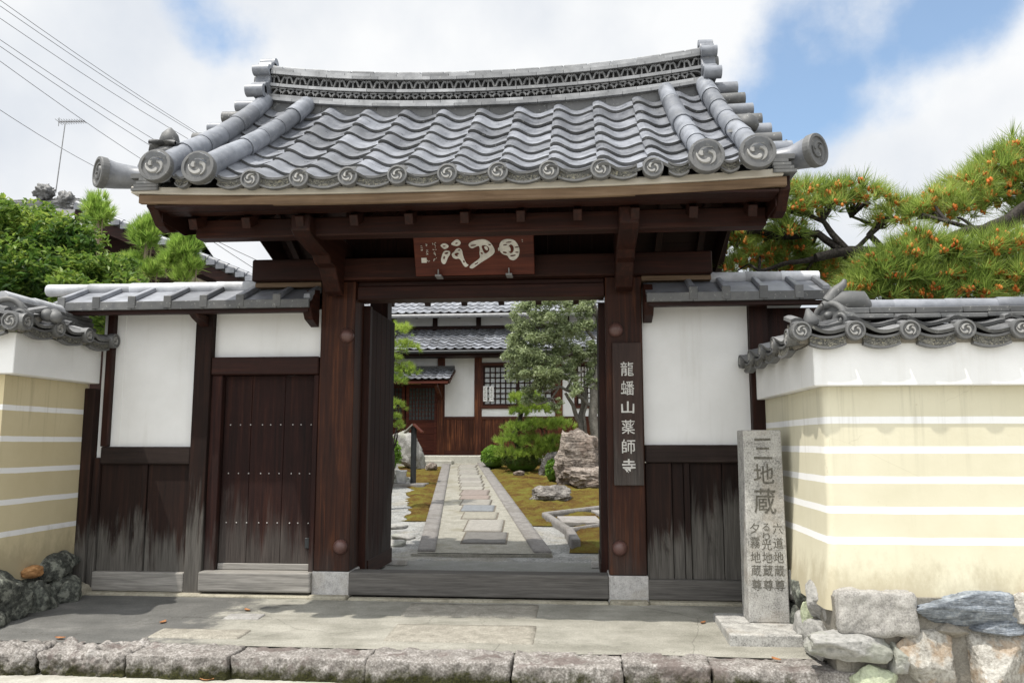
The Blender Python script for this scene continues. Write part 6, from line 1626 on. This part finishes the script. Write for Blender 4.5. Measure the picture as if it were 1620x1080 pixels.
for px, py, s in ((70, 298, .24), (104, 312, .26), (118, 322, .18)):
    c = at(px, py, Yh + .25); mb = MB(); mb.smooth = True; vs, fs = rock((c.x, c.y, c.z - .10), (s * .95, s * .6, s * .75), int(px), 2.2, .5, 2.6, 6, 4, 0, .12); mb.add(vs, fs)
    mb.build('ridge_end', tile_dark, hs)
hs2 = thing('neighbour_house', (-7.6, 13.6, 0), 'low dark roof of a second house showing under the gate beam', 'building')
c0, c1 = at(300, 352, 13.0), at(350, 424, 13.0); d0, d1 = at(345, 412, 13.0), at(404, 440, 13.0)
mb = MB(); mb.hexa([c0 + Vector((-3, 0, -.4)), c0 + Vector((0, 0, -.35)), c1 + Vector((0, 0, -.25)), c1 + Vector((-4, 0, -.25)), c0 + Vector((-3, 0, 0)), c0, c1, c1 + Vector((-4, 0, 0))]); mb.hexa([d0 + Vector((-2, 0, -.3)), d0 + Vector((-2, 4, -.3)), d1 + Vector((0, 4, -.3)), d1 + Vector((0, 0, -.3)), d0 + Vector((-2, 0, 0)), d0 + Vector((-2, 4, 0)), d1 + Vector((0, 4, 0)), d1]); mb.build('roof', tile_dark, hs2)
MB().box(d0.x - 3, d1.x - .3, 13.3, 13.5, 0, d1.z - .25).build('wall', wood_x, hs2)
mb = MB(); mb.smooth = True
mb.tube([at(316, 395, 13.0), at(318, 408, 13.0)], [.06, .06], 8); mb.tube([at(332, 404, 13), at(334, 416, 13)], [.05, .05], 8); mb.build('ridge_end', tile_dark, hs2)

an = thing('tv_antenna', tuple(at(89, 300, 12)), 'thin television antenna on a leaning mast above the neighbour house', 'antenna')
p, q = at(88, 305, 12), at(103, 196, 12); mb = MB(); mb.smooth = True; mb.tube([p, q], [.016, .013], 8); mb.build('mast', metal_grey, an)
a, b = at(93, 193, 12), at(133, 192, 12.5); mb = MB(); mb.smooth = True; mb.tube([a, b], [.012, .012], 6)
for i in range(11):
    c = a.lerp(b, i / 10); h = .16 - .006 * i; mb.tube([c + Vector((0, -h, .02)), c + Vector((0, h, -.02))], [.007, .007], 5)
    mb.tube([c + Vector((0, 0, -.035)), c + Vector((0, 0, .035))], [.009, .009], 5)
mb.tube([a + Vector((0, 0, -.12)), a + Vector((0, 0, .12))], [.01, .01], 5); mb.build('aerial', metal_grey, an)
wires = [((-40, -28), (338, 226), 'upper of the close pair of cables at the top left'), ((-40, -18), (330, 224), 'lower of the close pair of cables at the top left'), ((-40, 2), (325, 236), 'third cable from the top left corner of the sky'), ((-40, 36), (330, 272), 'fourth cable from the top, running to the roof finial'), ((-40, 46), (330, 286), 'fifth cable from the top, just under the fourth'), ((-40, 68), (300, 300), 'cable passing close above the corner finial of the gate roof'), ((-40, 148), (190, 284), 'lowest cable crossing the antenna mast')]
for (x0, y0), (x1, y1), lb_ in wires:
    a, b = at(x0, y0, 9), at(x1, y1, 17); d = b - a; mb = MB(); mb.smooth = True
    mb.tube([a + d * f + Vector((0, 0, -.10 * math.sin(math.pi * f))) for f in [-.5 + i / 12 * 1.7 for i in range(13)] if True], [.0075] * 13, 5); tag(mb.build('overhead_cable', wire_m), lb_, 'cable', 'overhead cables in the left sky')
for (x0, y0), (x1, y1), lb_ in (((322, 372), (408, 428), 'upper cable seen in the gap under the left gate eave'), ((345, 382), (408, 412), 'thin lower cable seen in the gap under the left gate eave')):
    a, b = at(x0, y0, 16), at(x1, y1, 16); d = b - a; mb = MB(); mb.smooth = True; mb.tube([a - d * .2, a + d * .5 + Vector((0, 0, -.02)), b + d * .4], [.010] * 3, 5); tag(mb.build('overhead_cable', wire_m), lb_, 'cable', 'overhead cables in the left sky')
